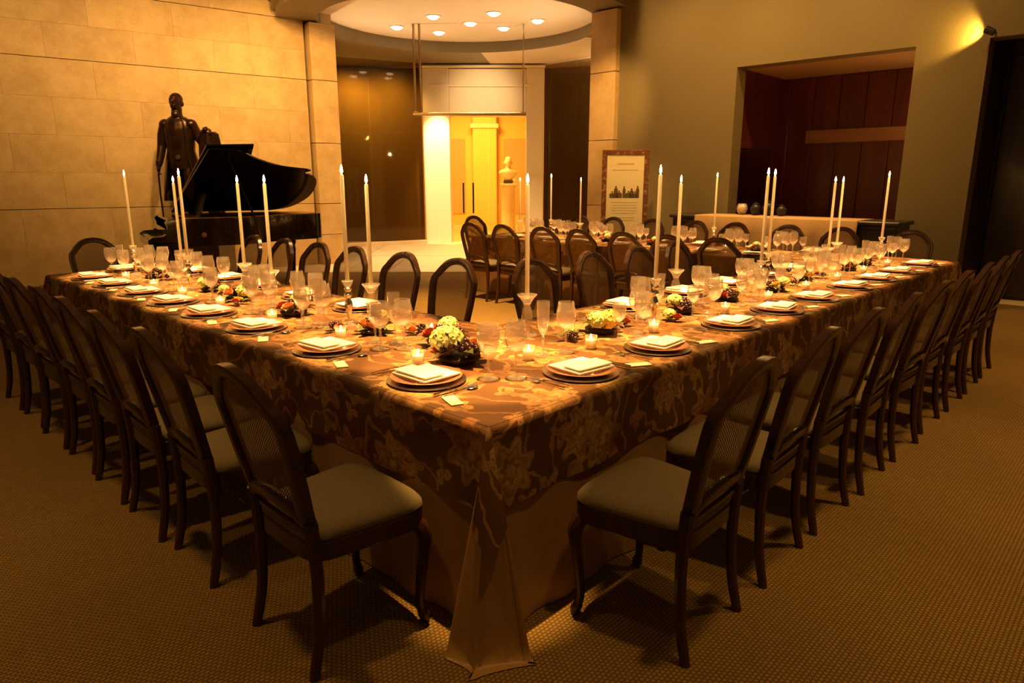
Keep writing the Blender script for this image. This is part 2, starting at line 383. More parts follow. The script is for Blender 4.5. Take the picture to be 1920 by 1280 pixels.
M['bronze'] = plain('dark_bronze', (0.032, 0.015, 0.008), 0.30, 0.75, 0.5, noise=(14, (0.065, 0.028, 0.012), 0.35, 0.7))
M['marble'] = plain('cream_marble', (0.82, 0.68, 0.42), 0.4, noise=(5, (0.74, 0.58, 0.34), 0.4, 0.7))
M['ped'] = plain('brown_marble_plinth', (0.030, 0.014, 0.007), 0.3, noise=(6, (0.05, 0.024, 0.012), 0.4, 0.7))
M['frame'] = plain('mottled_brown_frame', (0.16, 0.055, 0.02), 0.3, noise=(22, (0.50, 0.25, 0.10), 0.52, 0.66))
M['paper'] = plain('cream_poster_paper', (0.86, 0.72, 0.42), 0.8)
M['ink'] = plain('sepia_ink', (0.13, 0.075, 0.03), 0.8)
M['faint'] = plain('faint_print', (0.62, 0.49, 0.26), 0.8)
M['steel'] = plain('brushed_bronze_bar', (0.28, 0.17, 0.07), 0.35, 0.9)
M['lampglow'] = emit('downlight_glow', (1.0, 0.74, 0.45), 4)
M['black'] = plain('black_metal', (0.012, 0.010, 0.009), 0.45)
M['hyd'] = plain('chartreuse_petals', (0.52, 0.52, 0.15), 0.7, noise=(40, (0.70, 0.66, 0.30), 0.4, 0.65))
M['yel'] = plain('yellow_petals', (0.75, 0.48, 0.10), 0.65)
M['rose'] = plain('peach_petals', (0.72, 0.30, 0.10), 0.6)
M['red'] = plain('russet_petals', (0.40, 0.075, 0.03), 0.6)
M['plum'] = plain('plum_berry', (0.045, 0.014, 0.020), 0.25)
M['leaf'] = plain('deep_green_leaf', (0.070, 0.085, 0.022), 0.45, noise=(20, (0.11, 0.12, 0.03), 0.4, 0.7))
M['leaf2'] = plain('burgundy_leaf', (0.10, 0.030, 0.018), 0.45)
M['moss'] = plain('dark_dish', (0.035, 0.022, 0.014), 0.5)
M['lobby_olive'] = plain('dark_olive_lobby', (0.17, 0.115, 0.045), 0.8)  # dark olive colour of the lobby walls
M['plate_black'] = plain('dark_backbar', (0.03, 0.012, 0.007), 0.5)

# ------------------------------------------------------------------ floor
def struct(o): o['kind'] = 'structure'; return o
fl = MB(); fl._a([(-9,-9,0),(26,-9,0),(26,26,0),(-9,26,0)], [(0,1,2,3)])
floor = struct(fl.build('floor', M['carpet'], smooth=False))
# pale stone paving in front of and inside the rotunda: slabs laid square to the rotunda
SL = MB(); SL.box((0,0,0),(1,1,0.012))
slab_d0 = 11.55
rows = [slab_d0, 14.1, 16.6, 19.2, 22.0, 25.0]
paving = struct(empty('floor_paving', W(0, slab_d0)))
M['stone_floor2'] = M['stone_floor']
gap = 0.02
unit = SL.mesh('paving_slab', M['stone_floor'], False)
AZR = AZ - pi/2
for i in range(len(rows)-1):
    d0, d1 = rows[i], rows[i+1]
    wds = 2.1; x0 = -6.3 - (0.9 if i % 2 else 0)
    for j in range(8):
        a = x0 + j*wds
        if a > 8: break
        if i == 0 and (a + wds > 2.6 or a < -4.6): continue
        if i == 1 and (a + wds > 4.0): continue
        o = put('paving_slab', unit, paving)
        o.location = Vector((0,0,0)); 
        o.matrix_parent_inverse = Matrix.Identity(4)
        loc = W(a + gap/2, d0 + gap/2) - W(0, slab_d0)
        o.location = loc; o.rotation_euler = (0, 0, AZR); o.scale = (wds - gap, d1 - d0 - gap, 1)

# ------------------------------------------------------------------ stone wall on the piano side
p0 = P(0, 400, 9.9); p1 = P(632, 400, 12.9)
wd = Vector((p1.x - p0.x, p1.y - p0.y, 0)); wd.normalize(); wn = Vector((wd.y, -wd.x, 0))   # towards the room
A0 = Vector((p0.x, p0.y, 0)) - wd*2.6
LEN = (Vector((p1.x, p1.y, 0)) - A0).length - 0.42
WM = Matrix(((wd.x, -wn.x, 0, A0.x), (wd.y, -wn.y, 0, A0.y), (0, 0, 1, 0), (0,0,0,1)))   # x along, y into wall, z up
wall_left = MB().box((0, 0.05, 0), (LEN, 0.35, 5.7)).build('wall_left', M['joint'], smooth=False)
wall_left.matrix_world = WM; struct(wall_left)
zs = [0.0, 0.55, 1.10, 1.625, 2.15, 2.675, 3.20, 3.675, 4.15, 4.65, 5.20, 5.70]
slabmesh = {}
def slab(wid, hei):
    k = (round(wid,3), round(hei,3))
    if k not in slabmesh:
        slabmesh[k] = MB().bbox((0, 0, 0), (wid, 0.055, hei), 0.0014).mesh('stone_slab', M['stone'], True, 30)
    return slabmesh[k]
for i in range(len(zs)-1):
    g0 = 0.009 if zs[i] in (1.10, 3.20, 4.15) else 0.0012
    wid = 1.14 if i % 2 == 0 else 1.14
    x = -(0.57 if i % 2 else 0.0)
    while x < LEN - 0.01:
        a, b = max(x, 0), min(x + wid, LEN)
        if b - a > 0.03:
            o = put('stone_slab', slab(b - a - 0.0015, zs[i+1] - zs[i] - g0), wall_left, (a, 0, zs[i] + g0))
        x += wid

# pillars
def pillar(name, c, w_, d_, ang, ztop):
    r = struct(empty(name, (c.x, c.y, 0), ang))
    MB().box((-w_/2+.012, -d_/2+.012, 0), (w_/2-.012, d_/2-.012, ztop)).build('core', M['joint'], r, smooth=False)
    zz = [0.0, 0.55, 1.10, 2.15, 3.20, ztop]
    for i in range(5):
        MB().bbox((-w_/2, -d_/2, zz[i]+.005), (w_/2, d_/2, zz[i+1]-.005), 0.006).build('stone_block', M['stone'], r, angle=30)
    return r
PZ = 4.13
pc = P(612, 400, 12.95)
pillar('trim_1', pc + wn*0.02, 0.46, 0.55, atan2(wd.y, wd.x), PZ)
pillar('trim_2', Vector((8.30, 5.62, 0)), 0.42, 0.50, 0, PZ)
# flat stone return that closes the wall beside the left pillar
rt = MB().box((LEN+.005, 0.22, 0), (LEN+0.6, 0.34, 5.7)).build('wall_return', M['stone'], smooth=False); rt.matrix_world = WM; struct(rt)

# ------------------------------------------------------------------ niche wall (olive)
BX = 8.20; WH = 5.7
NY0, NY1, NZ = 1.11, 3.36, 3.06
OY = 0.37
bw = MB()
bw.box((BX, NY1, 0), (BX+0.28, 5.42, WH))            # beside the pillar
bw.box((BX, NY0, NZ), (BX+0.28, NY1, WH))            # above the niche
bw.box((BX, OY, 0), (BX+0.28, NY0, WH))              # pier between niche and passage
bw.box((BX, -4.5, NZ), (BX+0.28, OY, WH))            # above the passage
struct(bw.build('wall_back', M['olive'], smooth=False))
# niche interior
ni = struct(empty('wall_niche', (BX+0.28, NY0, 0)))
D_ = 1.45
MB().box((D_, -0.4, 0), (D_+0.1, NY1-NY0+0.9, NZ+.1)).build('back_board', M['redwood'], ni, smooth=False)
MB().box((0, -0.12, 0), (D_, -0.02, NZ+.1)).build('side_board', M['redwood'], ni, smooth=False)
MB().box((0.0, NY1-NY0+0.02, 1.98), (D_, NY1-NY0+0.12, NZ+.1)).build('side_board', M['redwood'], ni, smooth=False)
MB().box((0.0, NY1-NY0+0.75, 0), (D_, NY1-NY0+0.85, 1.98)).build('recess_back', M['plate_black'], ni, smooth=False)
MB().box((0.0, -0.12, NZ+.001), (D_, NY1-NY0+0.85, NZ+0.1)).build('niche_ceiling', M['ochre'], ni, smooth=False)
pw_ = (NY1-NY0+0.4)/7
for i in range(7):
    MB().bbox((D_-0.025, -0.1+i*pw_+.004, 0.02), (D_-0.001, -0.1+(i+1)*pw_-.004, NZ-.01), 0.004).build('wall_board', M['redwood'], ni, angle=30)
MB().bbox((D_-0.09, -0.02, 2.07), (D_-0.026, 1.86, 2.27), 0.01).build('rail', M['railwood'], ni, angle=30)
# passage beyond the pier
ps = struct(empty('wall_passage', (BX+0.28, OY, 0)))
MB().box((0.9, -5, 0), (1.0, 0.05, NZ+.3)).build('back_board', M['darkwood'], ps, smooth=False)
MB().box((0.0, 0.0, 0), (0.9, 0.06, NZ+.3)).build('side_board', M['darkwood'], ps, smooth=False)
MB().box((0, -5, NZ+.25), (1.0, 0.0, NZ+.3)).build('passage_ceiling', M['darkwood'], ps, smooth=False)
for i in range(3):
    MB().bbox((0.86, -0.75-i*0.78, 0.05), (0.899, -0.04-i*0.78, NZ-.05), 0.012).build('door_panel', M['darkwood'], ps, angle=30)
MB().bbox((0.45, -5, 0.001), (0.9, -0.02, 0.012), 0.003).build('threshold', M['stone_floor'], ps)
light('SPOT', 'passage_lamp', (BX+0.6, -0.9, 2.9), 22, WARM, (BX+0.72, -0.6, 0), 0.05, 50, 0.8)
# picture-light style spot fixed on the passage head; it rakes across the olive wall
sp = empty('wall_spotlight', (BX-0.02, OY-0.04, NZ+0.05), 0, 'small dark spotlight at the head of the dark passage opening', 'spotlight')
MB().tube([(0.03,0,0), (-0.09,0,0.0)], 0.012, 8).build('bracket', M['black'], sp)
MB().lathe([(0.02,-0.05),(0.035,-0.045),(0.04,0.05),(0.034,0.055),(0.03,0.03)], 14, Matrix.Translation((-0.10,0.03,0.0)) @ Matrix.Rotation(R(-62), 4, 'X')).build('lamp_head', M['black'], sp)
light('SPOT', 'wall_spot_beam', (BX-0.10, OY+0.03, NZ+0.03), 26, GOLD, (BX+0.0, 0.95, NZ+0.22), 0.02, 100, 0.5)

# added fill light, hidden behind the pier, brightens the niche ceiling
light('POINT', 'niche_fill', (BX+0.62, NY0+0.03, 2.1), 3.5, WARM, None, 0.025)

# ------------------------------------------------------------------ rotunda: raised round ceiling, soffit, glass, portal, bright room
RC = P(868, 337, 13.2); RC = Vector((RC.x, RC.y, 0))
ROT = AZ - pi/2
def polar(r, a, z):   # local angle a measured from camera-right, counter-clockwise seen from above
    q = RC + RGT*(r*cos(a)) + FWD*(r*sin(a)); return Vector((q.x, q.y, z))
def ringmesh(prof, n=96, a0=0.0, a1=2*pi):
    mb = MB(); full = abs(a1-a0-2*pi) < 1e-6
    m = n if full else n+1
    rings = [[polar(r, a0 + (a1-a0)*j/n, z) for j in range(m)] for r, z in prof]
    return mb.loft(rings, full, False, False)
R_IN = 2.45
CZD = 4.36
struct(ringmesh([(0.001, CZD), (1.2, CZD), (R_IN+.02, CZD)]).build('ceiling', M['ceil']))
struct(ringmesh([(R_IN+.01, CZD+.01), (R_IN, CZD-.02), (R_IN, PZ+.06), (R_IN+.02, PZ+.02)]).build('trim_3', M['soffit']))
struct(ringmesh([(R_IN+.02, PZ+.02), (3.12, PZ+.02), (3.12, PZ+.10), (3.18, PZ+.12), (3.18, PZ+.24), (3.24, PZ+.27), (3.24, PZ+.40), (3.32, PZ+.44), (3.32, 5.7)], 96, R(160), R(380)).build('trim_4', M['soffit']))
back = MB()
for j in range(24):
    a, b2 = R(20 + 64*j/24), R(20 + 64*(j+1)/24)
    back._a([polar(R_IN+.02, a, PZ+.02), polar(R_IN+.02, b2, PZ+.02), polar(8.5, b2, PZ+.02), polar(8.5, a, PZ+.02)], [(0,1,2,3)])
struct(back.build('ceiling_lobby', M['ceil'], smooth=False))
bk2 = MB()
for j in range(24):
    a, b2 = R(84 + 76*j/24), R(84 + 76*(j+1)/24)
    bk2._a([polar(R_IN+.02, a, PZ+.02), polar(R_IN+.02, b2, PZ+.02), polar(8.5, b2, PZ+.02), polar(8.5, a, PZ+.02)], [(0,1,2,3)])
struct(bk2.build('ceiling_lobby_shade', M['soffit'], smooth=False))  # unlit side of the lobby ceiling, its shade put into the dark colour
# downlights in the round ceiling
for i, (px, py) in enumerate(((812,30),(926,24),(744,50),(823,60),(882,43),(944,52),(1008,38))):
    # distance where this pixel meets the round ceiling
    r = (FWD*cos(PITCH) - Vector((0,0,sin(PITCH))))*F_PX + RGT*(px-960) + (FWD*sin(PITCH) + Vector((0,0,cos(PITCH))))*(640-py)
    q = CAM + r*((CZD-1.52)/r.z)
    if (Vector((q.x,q.y,0)) - RC).length > R_IN - .1: q = RC + (Vector((q.x,q.y,0)) - RC).normalized()*(R_IN-.2); q.z = CZD
    e = empty('ceiling_downlight', (q.x, q.y, CZD-.005), 0, 'small round downlight recessed in the round cream ceiling', 'downlight', 'downlights in the round ceiling')
    MB().lathe([(0.10,-0.004),(0.135,-0.008),(0.14,0.0),(0.10,0.0),(0.10,-0.004)], 20).build('ring', M['ceil'], e)
    MB().lathe([(0.099,-0.004),(0.094,-0.022),(0.070,-0.040),(0.035,-0.050),(0.001,-0.053)], 20).build('lens', M['lampglow'], e)
    light('SPOT', 'downlight_beam', (q.x, q.y, CZD-.075), 60, SOFT, (q.x, q.y, 0), 0.001, 100, 0.6)
# added fill spots, hidden behind the two pillars, brighten the round ceiling
for px, d in ((604, 14.0), (1136, 12.5)):
    q = P(px, 337, d); light('SPOT', 'ceiling_fill', (q.x, q.y, 2.3), 62, SOFT, (RC.x, RC.y, CZD), 0.04, 105, 1.0)

# glass screens left and right of the portal
gl0 = P(600, 460, 15.7); gl1 = P(800, 450, 16.95); gr0 = P(1018, 450, 17.2); gr1 = P(1150, 440, 15.6)
def screen(name, a, b, mat, z0, z1, npan, base=True):
    a = Vector((a.x,a.y,0)); b = Vector((b.x,b.y,0)); v = b-a; n = v.length; ang = atan2(v.y, v.x)
    r = struct(empty(name, a, ang))
    if base: MB().bbox((0, -0.05, 0), (n, 0.05, 0.10), 0.01).build('plinth', M['stone_floor'], r)
    for i in range(npan):
        MB().box((n*i/npan+.004, -0.008, z0), (n*(i+1)/npan-.004, 0.008, z1)).build('pane', mat, r, smooth=False)
    return r
screen('window_1', gl0, gl1, M['pane'], 0.10, PZ, 2)
screen('window_2', gr0, gr1, M['pane'], 0.10, PZ, 2)
# lobby walls behind the glass
def wallseg(name, a, b, z1, mat, th=0.1):
    a = Vector((a.x,a.y,0)); b = Vector((b.x,b.y,0)); v = b-a
    o = MB().box((0, 0, 0), (v.length, th, z1)).build(name, mat, smooth=False); o.location = a; o.rotation_euler = (0,0,atan2(v.y,v.x)); return struct(o)
wallseg('wall_lobby_left', P(520, 440, 17.3), P(797, 440, 17.6), PZ, M['lobby_olive'])
wallseg('wall_lobby_right', P(1018, 440, 17.6), P(1240, 440, 17.0), PZ, M['lobby_olive'])
for px, tx, pw in ((665, 650, 85), (735, 720, 60)):
    q = P(px, 337, 16.72); q2 = P(tx, 337, 17.5); light('SPOT', 'lobby_downlight', (q.x, q.y, 3.9), pw, GOLD, (q2.x, q2.y, 2.5), 0.02, 150, 1.0)
q = P(1140, 337, 15.9); light('POINT', 'lobby_ceiling_fill', (q.x, q.y, 3.55), 11, SOFT, None, 0.03)  # added point light, out of sight, to brighten the pale lobby ceiling

# portal
PD = 17.25
def LX(px, d=PD): return (px-960)*d*cos(PITCH)/F_PX
fx0, fx1 = LX(797), LX(1018); ox0, ox1 = LX(846), LX(986)
FT, OT = 4.06, 3.0
pr = struct(empty('door_1', W(0, PD), ROT))
MB().bbox((fx0, -0.18, 0), (ox0, 0.30, FT), 0.015).build('jamb', M['cream'], pr, angle=30)
MB().bbox((ox1, -0.18, 0), (fx1, 0.30, FT), 0.015).build('jamb', M['cream'], pr, angle=30)
MB().bbox((ox0+.001, -0.15, OT), (ox1-.001, 0.30, FT-.02), 0.01).build('header', M['cream'], pr, angle=30)
MB().bbox((fx0-.03, -0.23, FT), (fx1+.03, 0.33, FT+.06), 0.02).build('cornice', M['cream'], pr, angle=30)
MB().bbox((fx0+.18, -0.20, FT-.42), (fx1-.18, -0.181, FT-.36), 0.005).build('moulding', M['cream'], pr, angle=30)
for s_ in (0, 1):      # glass leaves with tall bar handles
    a = ox0 + (ox1-ox0)*0.5*s_; b2 = a + (ox1-ox0)*0.5
    lf = MB().box((a+.01, 0.02, 0.02), (b2-.01, 0.035, OT-.02)).build('leaf', M['clearpane'], pr, smooth=False)
    if s_ == 0: first_leaf = lf
hx = LX(878)
for s_ in (-1, 1):
    hd = MB().tube([(hx+s_*.12, -0.03, 0.72), (hx+s_*.12, -0.03, 1.45)], 0.022, 8).build('handle', M['black'], first_leaf)
    for z_ in (0.80, 1.38):
        MB().tube([(hx+s_*.12, -0.03, z_), (hx+s_*.12, 0.02, z_)], 0.012, 6).build('handle_stud', M['black'], first_leaf)
# room beyond
RD = 21.6
rm = struct(empty('wall_bright_room', W(0, RD), ROT))
bx0, bx1 = LX(800, RD), LX(1060, RD)
MB().box((bx0-1, 0, 0), (bx1+1, 0.1, 4.2)).build('back_board', M['yellow'], rm, smooth=False)
MB().box((bx0-0.6, -3.6, 0), (bx0-0.5, 0, 4.2)).build('side_board', M['yellow'], rm, smooth=False)
MB().box((bx1+0.5, -3.6, 0), (bx1+0.6, 0, 4.2)).build('side_board', M['yellow'], rm, smooth=False)
MB().box((bx0-0.6, -3.6, 4.2), (bx1+0.6, 0.1, 4.25)).build('room_ceiling', M['cream'], rm, smooth=False)
MB().bbox((LX(888,RD), -0.35, 0), (LX(932,RD), -0.001, 3.75), 0.02).build('pilaster', M['yellow'], rm, angle=30)
MB().bbox((LX(884,RD), -0.40, 3.0), (LX(936,RD), -0.0, 3.14), 0.02).build('pilaster_cap', M['cream'], rm, angle=30)
MB().bbox((LX(846,RD), -0.03, 0.5), (LX(873,RD), -0.001, 2.72), 0.01).build('wall_panel', M['peach'], rm, angle=30)
MB().bbox((LX(944,RD), -0.03, 0.5), (LX(986,RD), -0.001, 2.72), 0.01).build('wall_panel', M['peach'], rm, angle=30)
MB().bbox((bx0-.5, -0.06, 0), (bx1+.5, -0.001, 0.16), 0.01).build('skirting', M['cream'], rm, angle=30)
q = W(LX(880,19.2), 19.2, 3.9); light('AREA', 'bright_room_lamp', q, 95, GOLD, (q.x, q.y, 0), 1.2)
q = W(LX(828,17.0)-0.1, 16.2, 3.9); light('SPOT', 'portal_fill', q, 330, SOFT, W(LX(828), PD, 1.6), 0.05, 42, 0.8)

q = W(LX(905,15.0), 14.6, 3.95); light('SPOT', 'portal_fill', q, 75, SOFT, W(LX(905), PD, 3.3), 0.05, 50, 1.0)  # second spot, added to brighten the portal header
# hanging bar in front of the portal
HB = 13.9
hb = empty('hanging_bar', W(LX(882,HB), HB, 2.72), ROT, 'slim bronze bar hung on thin rods in front of the cream portal', 'hanging bar')
hw = LX(985,HB) - LX(778,HB)
MB().bbox((-hw/2, -0.05, 0), (hw/2, 0.05, 0.055), 0.012).build('bar', M['steel'], hb)
for s_, r_ in ((-1, 0.022), (1, 0.014)):
    MB().tube([(s_*(hw/2-.05), 0, 0.05), (s_*(hw/2-.05), 0, CZD-.005-2.72)], r_, 8).build('rod', M['steel'], hb)
    MB().lathe([(0.05,0),(0.05,0.02),(0.02,0.03)], 12, c=(s_*(hw/2-.05),0,0.05)).build('rod_collar', M['steel'], hb)
MB().tube([(-hw/2+.16, 0, 0.05), (-hw/2+.16, 0, CZD-.005-2.72)], 0.022, 8).build('rod', M['steel'], hb)

# ------------------------------------------------------------------ banquet tables
TW = 1.08
EY, EX, EF = 5.18, 6.27, 5.60         # piano arm end, long arm end, far arm end
def table(name, x0, x1, y0, y1, label):
    cx, cy = (x0+x1)/2, (y0+y1)/2
    t = empty('banquet_table', (cx, cy, 0), 0, label, 'table', 'banquet tables in a U')
    a, b = (x1-x0)/2 - .004, (y1-y0)/2 - .004
    MB().bbox((-a, -b, 0.715), (a, b, 0.747), 0.006).build('table_top', M['darkwood'], t, angle=30)
    for sx in (-1, 1):
        for sy in (-1, 1):
            MB().tube([(sx*(a-.14), sy*(b-.14), 0), (sx*(a-.14), sy*(b-.14), 0.715)], 0.02, 8).build('leg', M['black'], t)
    return t
table('banquet_table', 0, TW, TW, EY, 'banquet table whose end reaches toward the piano, hidden under brocade cloth')
table('banquet_table', 0, EX, 0, TW, 'longest banquet table, joining the other two, hidden under brocade cloth')
table('banquet_table', EX-TW, EX, TW, EF, 'banquet table in front of the niche wall, hidden under brocade cloth')

def drape(mb, uvs, path, ztop, drop, base, flare, amp, freq, seed, lobe=0.22, rows_=9, step=0.035, rip=0.0, tilt=0.0):
    rnd = random.Random(seed)
    ph = [rnd.uniform(0, 6.28) for _ in range(6)]
    cols = []          # each: (origin, horizontal unit, uv origin, uv dir, kind, s)
    s = 0.0
    npt = len(path)
    for i in range(npt-1):
        a, b = Vector(path[i]), Vector(path[i+1]); v = b-a; ln = v.length; t = v/ln; n = Vector((t.y, -t.x))
        k = max(2, int(ln/step))
        for j in range(k+1):
            p = a + v*(j/k); cols.append(('s', p, n, s + ln*j/k, min(j, k-j)*ln/k if True else 0, i, j/k))
        s += ln
        if i < npt-2:
            c = Vector(path[i+2]) - b; t2 = c.normalized(); n2 = Vector((t2.y, -t2.x))
            if n.x*n2.y - n.y*n2.x > 0.1:      # convex corner: hanging ear
                K = 48
                for j in range(1, K):
                    cols.append(('c', b, (n, n2), s, j/K, i, 0))
    grid = []; g_uv = []
    for col in cols:
        line = []; lu = []
        for r in range(rows_+1):
            t = (0, 0, 0.035)[r] if r < 3 else (r-2)/(rows_-2)
            if col[0] == 's':
                _, p, n, ss, edge, i, fr = col
                wav = (sin(ss*freq + ph[0] + tilt*t) + 0.6*sin(ss*freq*1.73 + ph[1] - tilt*t) + 0.5*sin(ss*freq*0.41 + ph[2]))*amp*t
                off = (-0.02 if r == 0 else 0.45*base if r == 1 else base) + (flare*t + wav if r > 1 else 0)
                zz = ztop + (0.0006 if r == 0 else -0.002 if r == 1 else -max(0.012, drop*t))
                q = p + n*off
                line.append(Vector((q.x, q.y, zz))); u_ = p + n*(drop*t); lu.append((u_.x, u_.y))
            else:
                _, b, (n, n2), ss, f, i, _x = col
                phi = f*pi/2; Rm = drop/max(cos(phi), sin(phi))
                r_ = Rm*t
                diag = (n + n2).normalized(); tan = (n2 - n).normalized()
                lb = sin(2*phi)*(1 + 3*rip*sin(11*phi + 0.6))
                side = -sin(4*phi)*0.15 + rip*sin(14*phi)*sin(2*phi)
                out = (0 if r == 0 else 0.45*base if r == 1 else base) + flare*t
                hn = (n*cos(phi) + n2*sin(phi))*out + diag*(lb*lobe*r_) + tan*(side*r_)
                vert = sqrt(max(0.2, 1 - (lb*lobe)**2 - side**2))*r_
                q = b + hn
                line.append(Vector((q.x, q.y, ztop + (0.0006 if r == 0 else -0.002 if r == 1 else -max(0.012, vert)))))
                u_ = b + (n*cos(phi) + n2*sin(phi))*r_; lu.append((u_.x, u_.y))
        grid.append(line); g_uv.append(lu)
    b0 = len(mb.v); m = rows_+1
    for line, lu in zip(grid, g_uv):
        mb.v += [tuple(p) for p in line]; uvs += lu
    for i in range(len(grid)-1):
        for r in range(rows_):
            mb.f.append((b0+i*m+r, b0+(i+1)*m+r, b0+(i+1)*m+r+1, b0+i*m+r+1))

def cloth(name, rect, paths, label, cat, mat, top, ztop, drop, base, flare, amp, freq, seed, lobe, rows_, group, tilt=0.0):
    mb = MB(); uvs = []
    x0, x1, y0, y1 = rect
    if top:
        mb._a([(x0,y0,ztop),(x1,y0,ztop),(x1,y1,ztop),(x0,y1,ztop)], [(0,1,2,3)]); uvs += [(x0,y0),(x1,y0),(x1,y1),(x0,y1)]
    for k, p in enumerate(paths):
        floorclip = len(mb.v)
        drape(mb, uvs, p, ztop, drop, base, flare, amp, freq, seed+k, lobe, rows_, rip=(0.0 if top else 0.05), tilt=tilt)
    if not top:
        mb.v = [(x, y, max(z, 0.004)) for x, y, z in mb.v]
    mb.uv = uvs
    o = mb.build(name, mat, smooth=True, angle=80)
    return tag(o, label, cat, group)
Z0 = 0.748
pathM = [[(0,TW),(0,0),(EX,0),(EX,TW)], [(EX-TW-.05,TW),(TW+.05,TW)]]
pathL = [[(TW,TW+.05),(TW,EY),(0,EY),(0,TW)]]
pathF = [[(EX,TW),(EX,EF),(EX-TW,EF),(EX-TW,TW+.05)]]
for rect, paths, nm, sd in (((0,EX,0,TW), pathM, 'the longest banquet table', 11), ((0,TW,TW,EY), pathL, 'the table that reaches toward the piano', 21), ((EX-TW,EX,TW,EF), pathF, 'the table before the niche wall', 31)):
    cloth('table_skirt', rect, paths, 'floor-length gold satin skirt around ' + nm, 'table skirt', M['satin'], False, Z0, 0.742, 0.004, 0.020, 0.010, 15.0, sd, 0.17, 16, 'gold table skirts', 1.2)
    cloth('tablecloth', rect, paths, 'brown and gold floral brocade cloth over ' + nm, 'tablecloth', M['brocade'], True, TZ, 0.29, 0.016, 0.006, 0.006, 11.0, sd+5, 0.27, 12, 'brocade tablecloths')

# ------------------------------------------------------------------ chairs
def make_chair():
    t = empty('cane_back_chair')
    wd_ = M['chairwood']
    # back outline (x, z) in the plane of the back
    half = [(0.178, 0.485), (0.192, 0.56), (0.208, 0.68), (0.216, 0.77), (0.217, 0.830), (0.205, 0.872), (0.178, 0.902), (0.150, 0.935), (0.110, 0.970), (0.06, 0.992), (0.0, 1.0)]
    bottom = [(0.0, 0.545), (0.07, 0.535), (0.13, 0.52)]
    ring = bottom + half + [(-x, z) for x, z in reversed(half[:-1])] + [(-x, z) for x, z in reversed(bottom[1:])]
    pts = catmull([(x, z, 0) for x, z in ring], 3, True)
    def lean(z): return -0.195 - (z-0.45)*0.235
    def arc(x): return -0.035*(x/0.21)**2*-1.0
    def to3(x, z, dy): return Vector((x, lean(z) + arc(x)*0.6 + dy, z))
    n = len(pts); rings = [[] for _ in range(n)]
    wdt, thk = 0.046, 0.034
    prof = [(0.0,-0.5),(0.35,-0.62),(0.8,-0.5),(1.0,-0.2),(1.0,0.2),(0.8,0.5),(0.35,0.62),(0.0,0.5)]
    inner = []
    for i in range(n):
        a, b = pts[i-1], pts[(i+1) % n]; tn = Vector((b.x-a.x, b.y-a.y, 0)).normalized(); nn = Vector((-tn.y, tn.x, 0))   # inward for ccw
        for s_, d_ in prof:
            q = pts[i] + nn*(wdt*(s_)); rings[i].append(to3(q.x, q.y, thk*d_))
        q = pts[i] + nn*(wdt*0.85); inner.append((q.x, q.y))
    mb = MB(); mb.loft(rings + [rings[0]], True, False, False); mb.build('back_frame', wd_, t)
    # cane: strip quads between left and right of the inner outline
    mb = MB()
    c = Vector((0, sum(p[1] for p in inner)/n, 0))
    vs = [to3(0, c.y, 0)] + [to3(x, z, 0) for x, z in inner]; vs2 = [to3(x*0.5, c.y+(z-c.y)*0.5, -0.0) for x, z in inner]
    m_ = len(inner)
    mb._a(vs + vs2, [(0, m_+1+i, m_+1+(i+1) % m_) for i in range(m_)] + [(1+i, 1+(i+1) % m_, m_+1+(i+1) % m_, m_+1+i) for i in range(m_)])
    mb.build('cane_panel', M['cane'], t)
    # lower rail between the stiles
    mb = MB(); mb.tube([to3(-0.165, 0.475, 0), to3(-0.06, 0.487, 0), to3(0.06, 0.487, 0), to3(0.165, 0.475, 0)], 0.013, 6); mb.build('lower_rail', wd_, t)
    # seat
    def outl(k, z):
        out = []
        for j in range(36):
            a = 2*pi*j/36; ca, sa = cos(a), sin(a)
            e = 0.32
            x = (abs(ca)**e)*(1 if ca >= 0 else -1); y = (abs(sa)**e)*(1 if sa >= 0 else -1)
            wx = 0.215 + 0.028*y
            out.append(Vector((x*wx*k, y*0.215*k + 0.01 + (0.012*(1-x*x) if y > 0 else 0)*k, z)))
        return out
    MB().loft([outl(0.96,0.372), outl(0.985,0.378), outl(0.985,0.432), outl(0.96,0.438)]).build('seat_frame', wd_, t)
    MB().loft([outl(0.95,0.436), outl(0.99,0.448), outl(0.985,0.462), outl(0.93,0.478), outl(0.75,0.490), outl(0.4,0.497), outl(0.05,0.499)]).build('seat_cushion', M['seat'], t)
    for s_ in (-1, 1):
        p = catmull([(s_*0.200,0.185,0.385),(s_*0.214,0.205,0.33),(s_*0.206,0.196,0.20),(s_*0.200,0.188,0.08),(s_*0.208,0.202,0.018)], 5)
        r_ = [0.026,0.028,0.029,0.029,0.028,0.028,0.026,0.024,0.022,0.021,0.0195,0.018,0.017,0.0165,0.016,0.0155,0.0155,0.016,0.019,0.021,0.019]
        MB().tube(p + [Vector((s_*0.209,0.205,0.0))], r_[:len(p)] + [0.016], 8).build('leg', wd_, t)
        p = catmull([(s_*0.186,-0.197,0.52),(s_*0.186,-0.190,0.42),(s_*0.188,-0.188,0.30),(s_*0.190,-0.198,0.14),(s_*0.195,-0.222,0.02)], 5)
        k_ = len(p)
        MB().tube(p + [Vector((s_*0.196,-0.226,0.0))], [0.023 - 0.006*(i/k_) for i in range(k_)] + [0.017], 8).build('leg', wd_, t)
    return t
chair_proto = make_chair(); _used = [False]
rndc = random.Random(3)
def place_chair(x, y, deg, label, group, jit=1.0):
    o = chair_proto if not _used[0] else copy_tree(chair_proto)
    _used[0] = True
    o.location = (x + rndc.uniform(-.008,.008)*jit, y + rndc.uniform(-.008,.008)*jit, 0); o.rotation_euler = (0, 0, R(deg + rndc.uniform(-3,3)*jit))
    tag(o, label, 'chair', group); return o
CG = 'cane-back dining chairs'
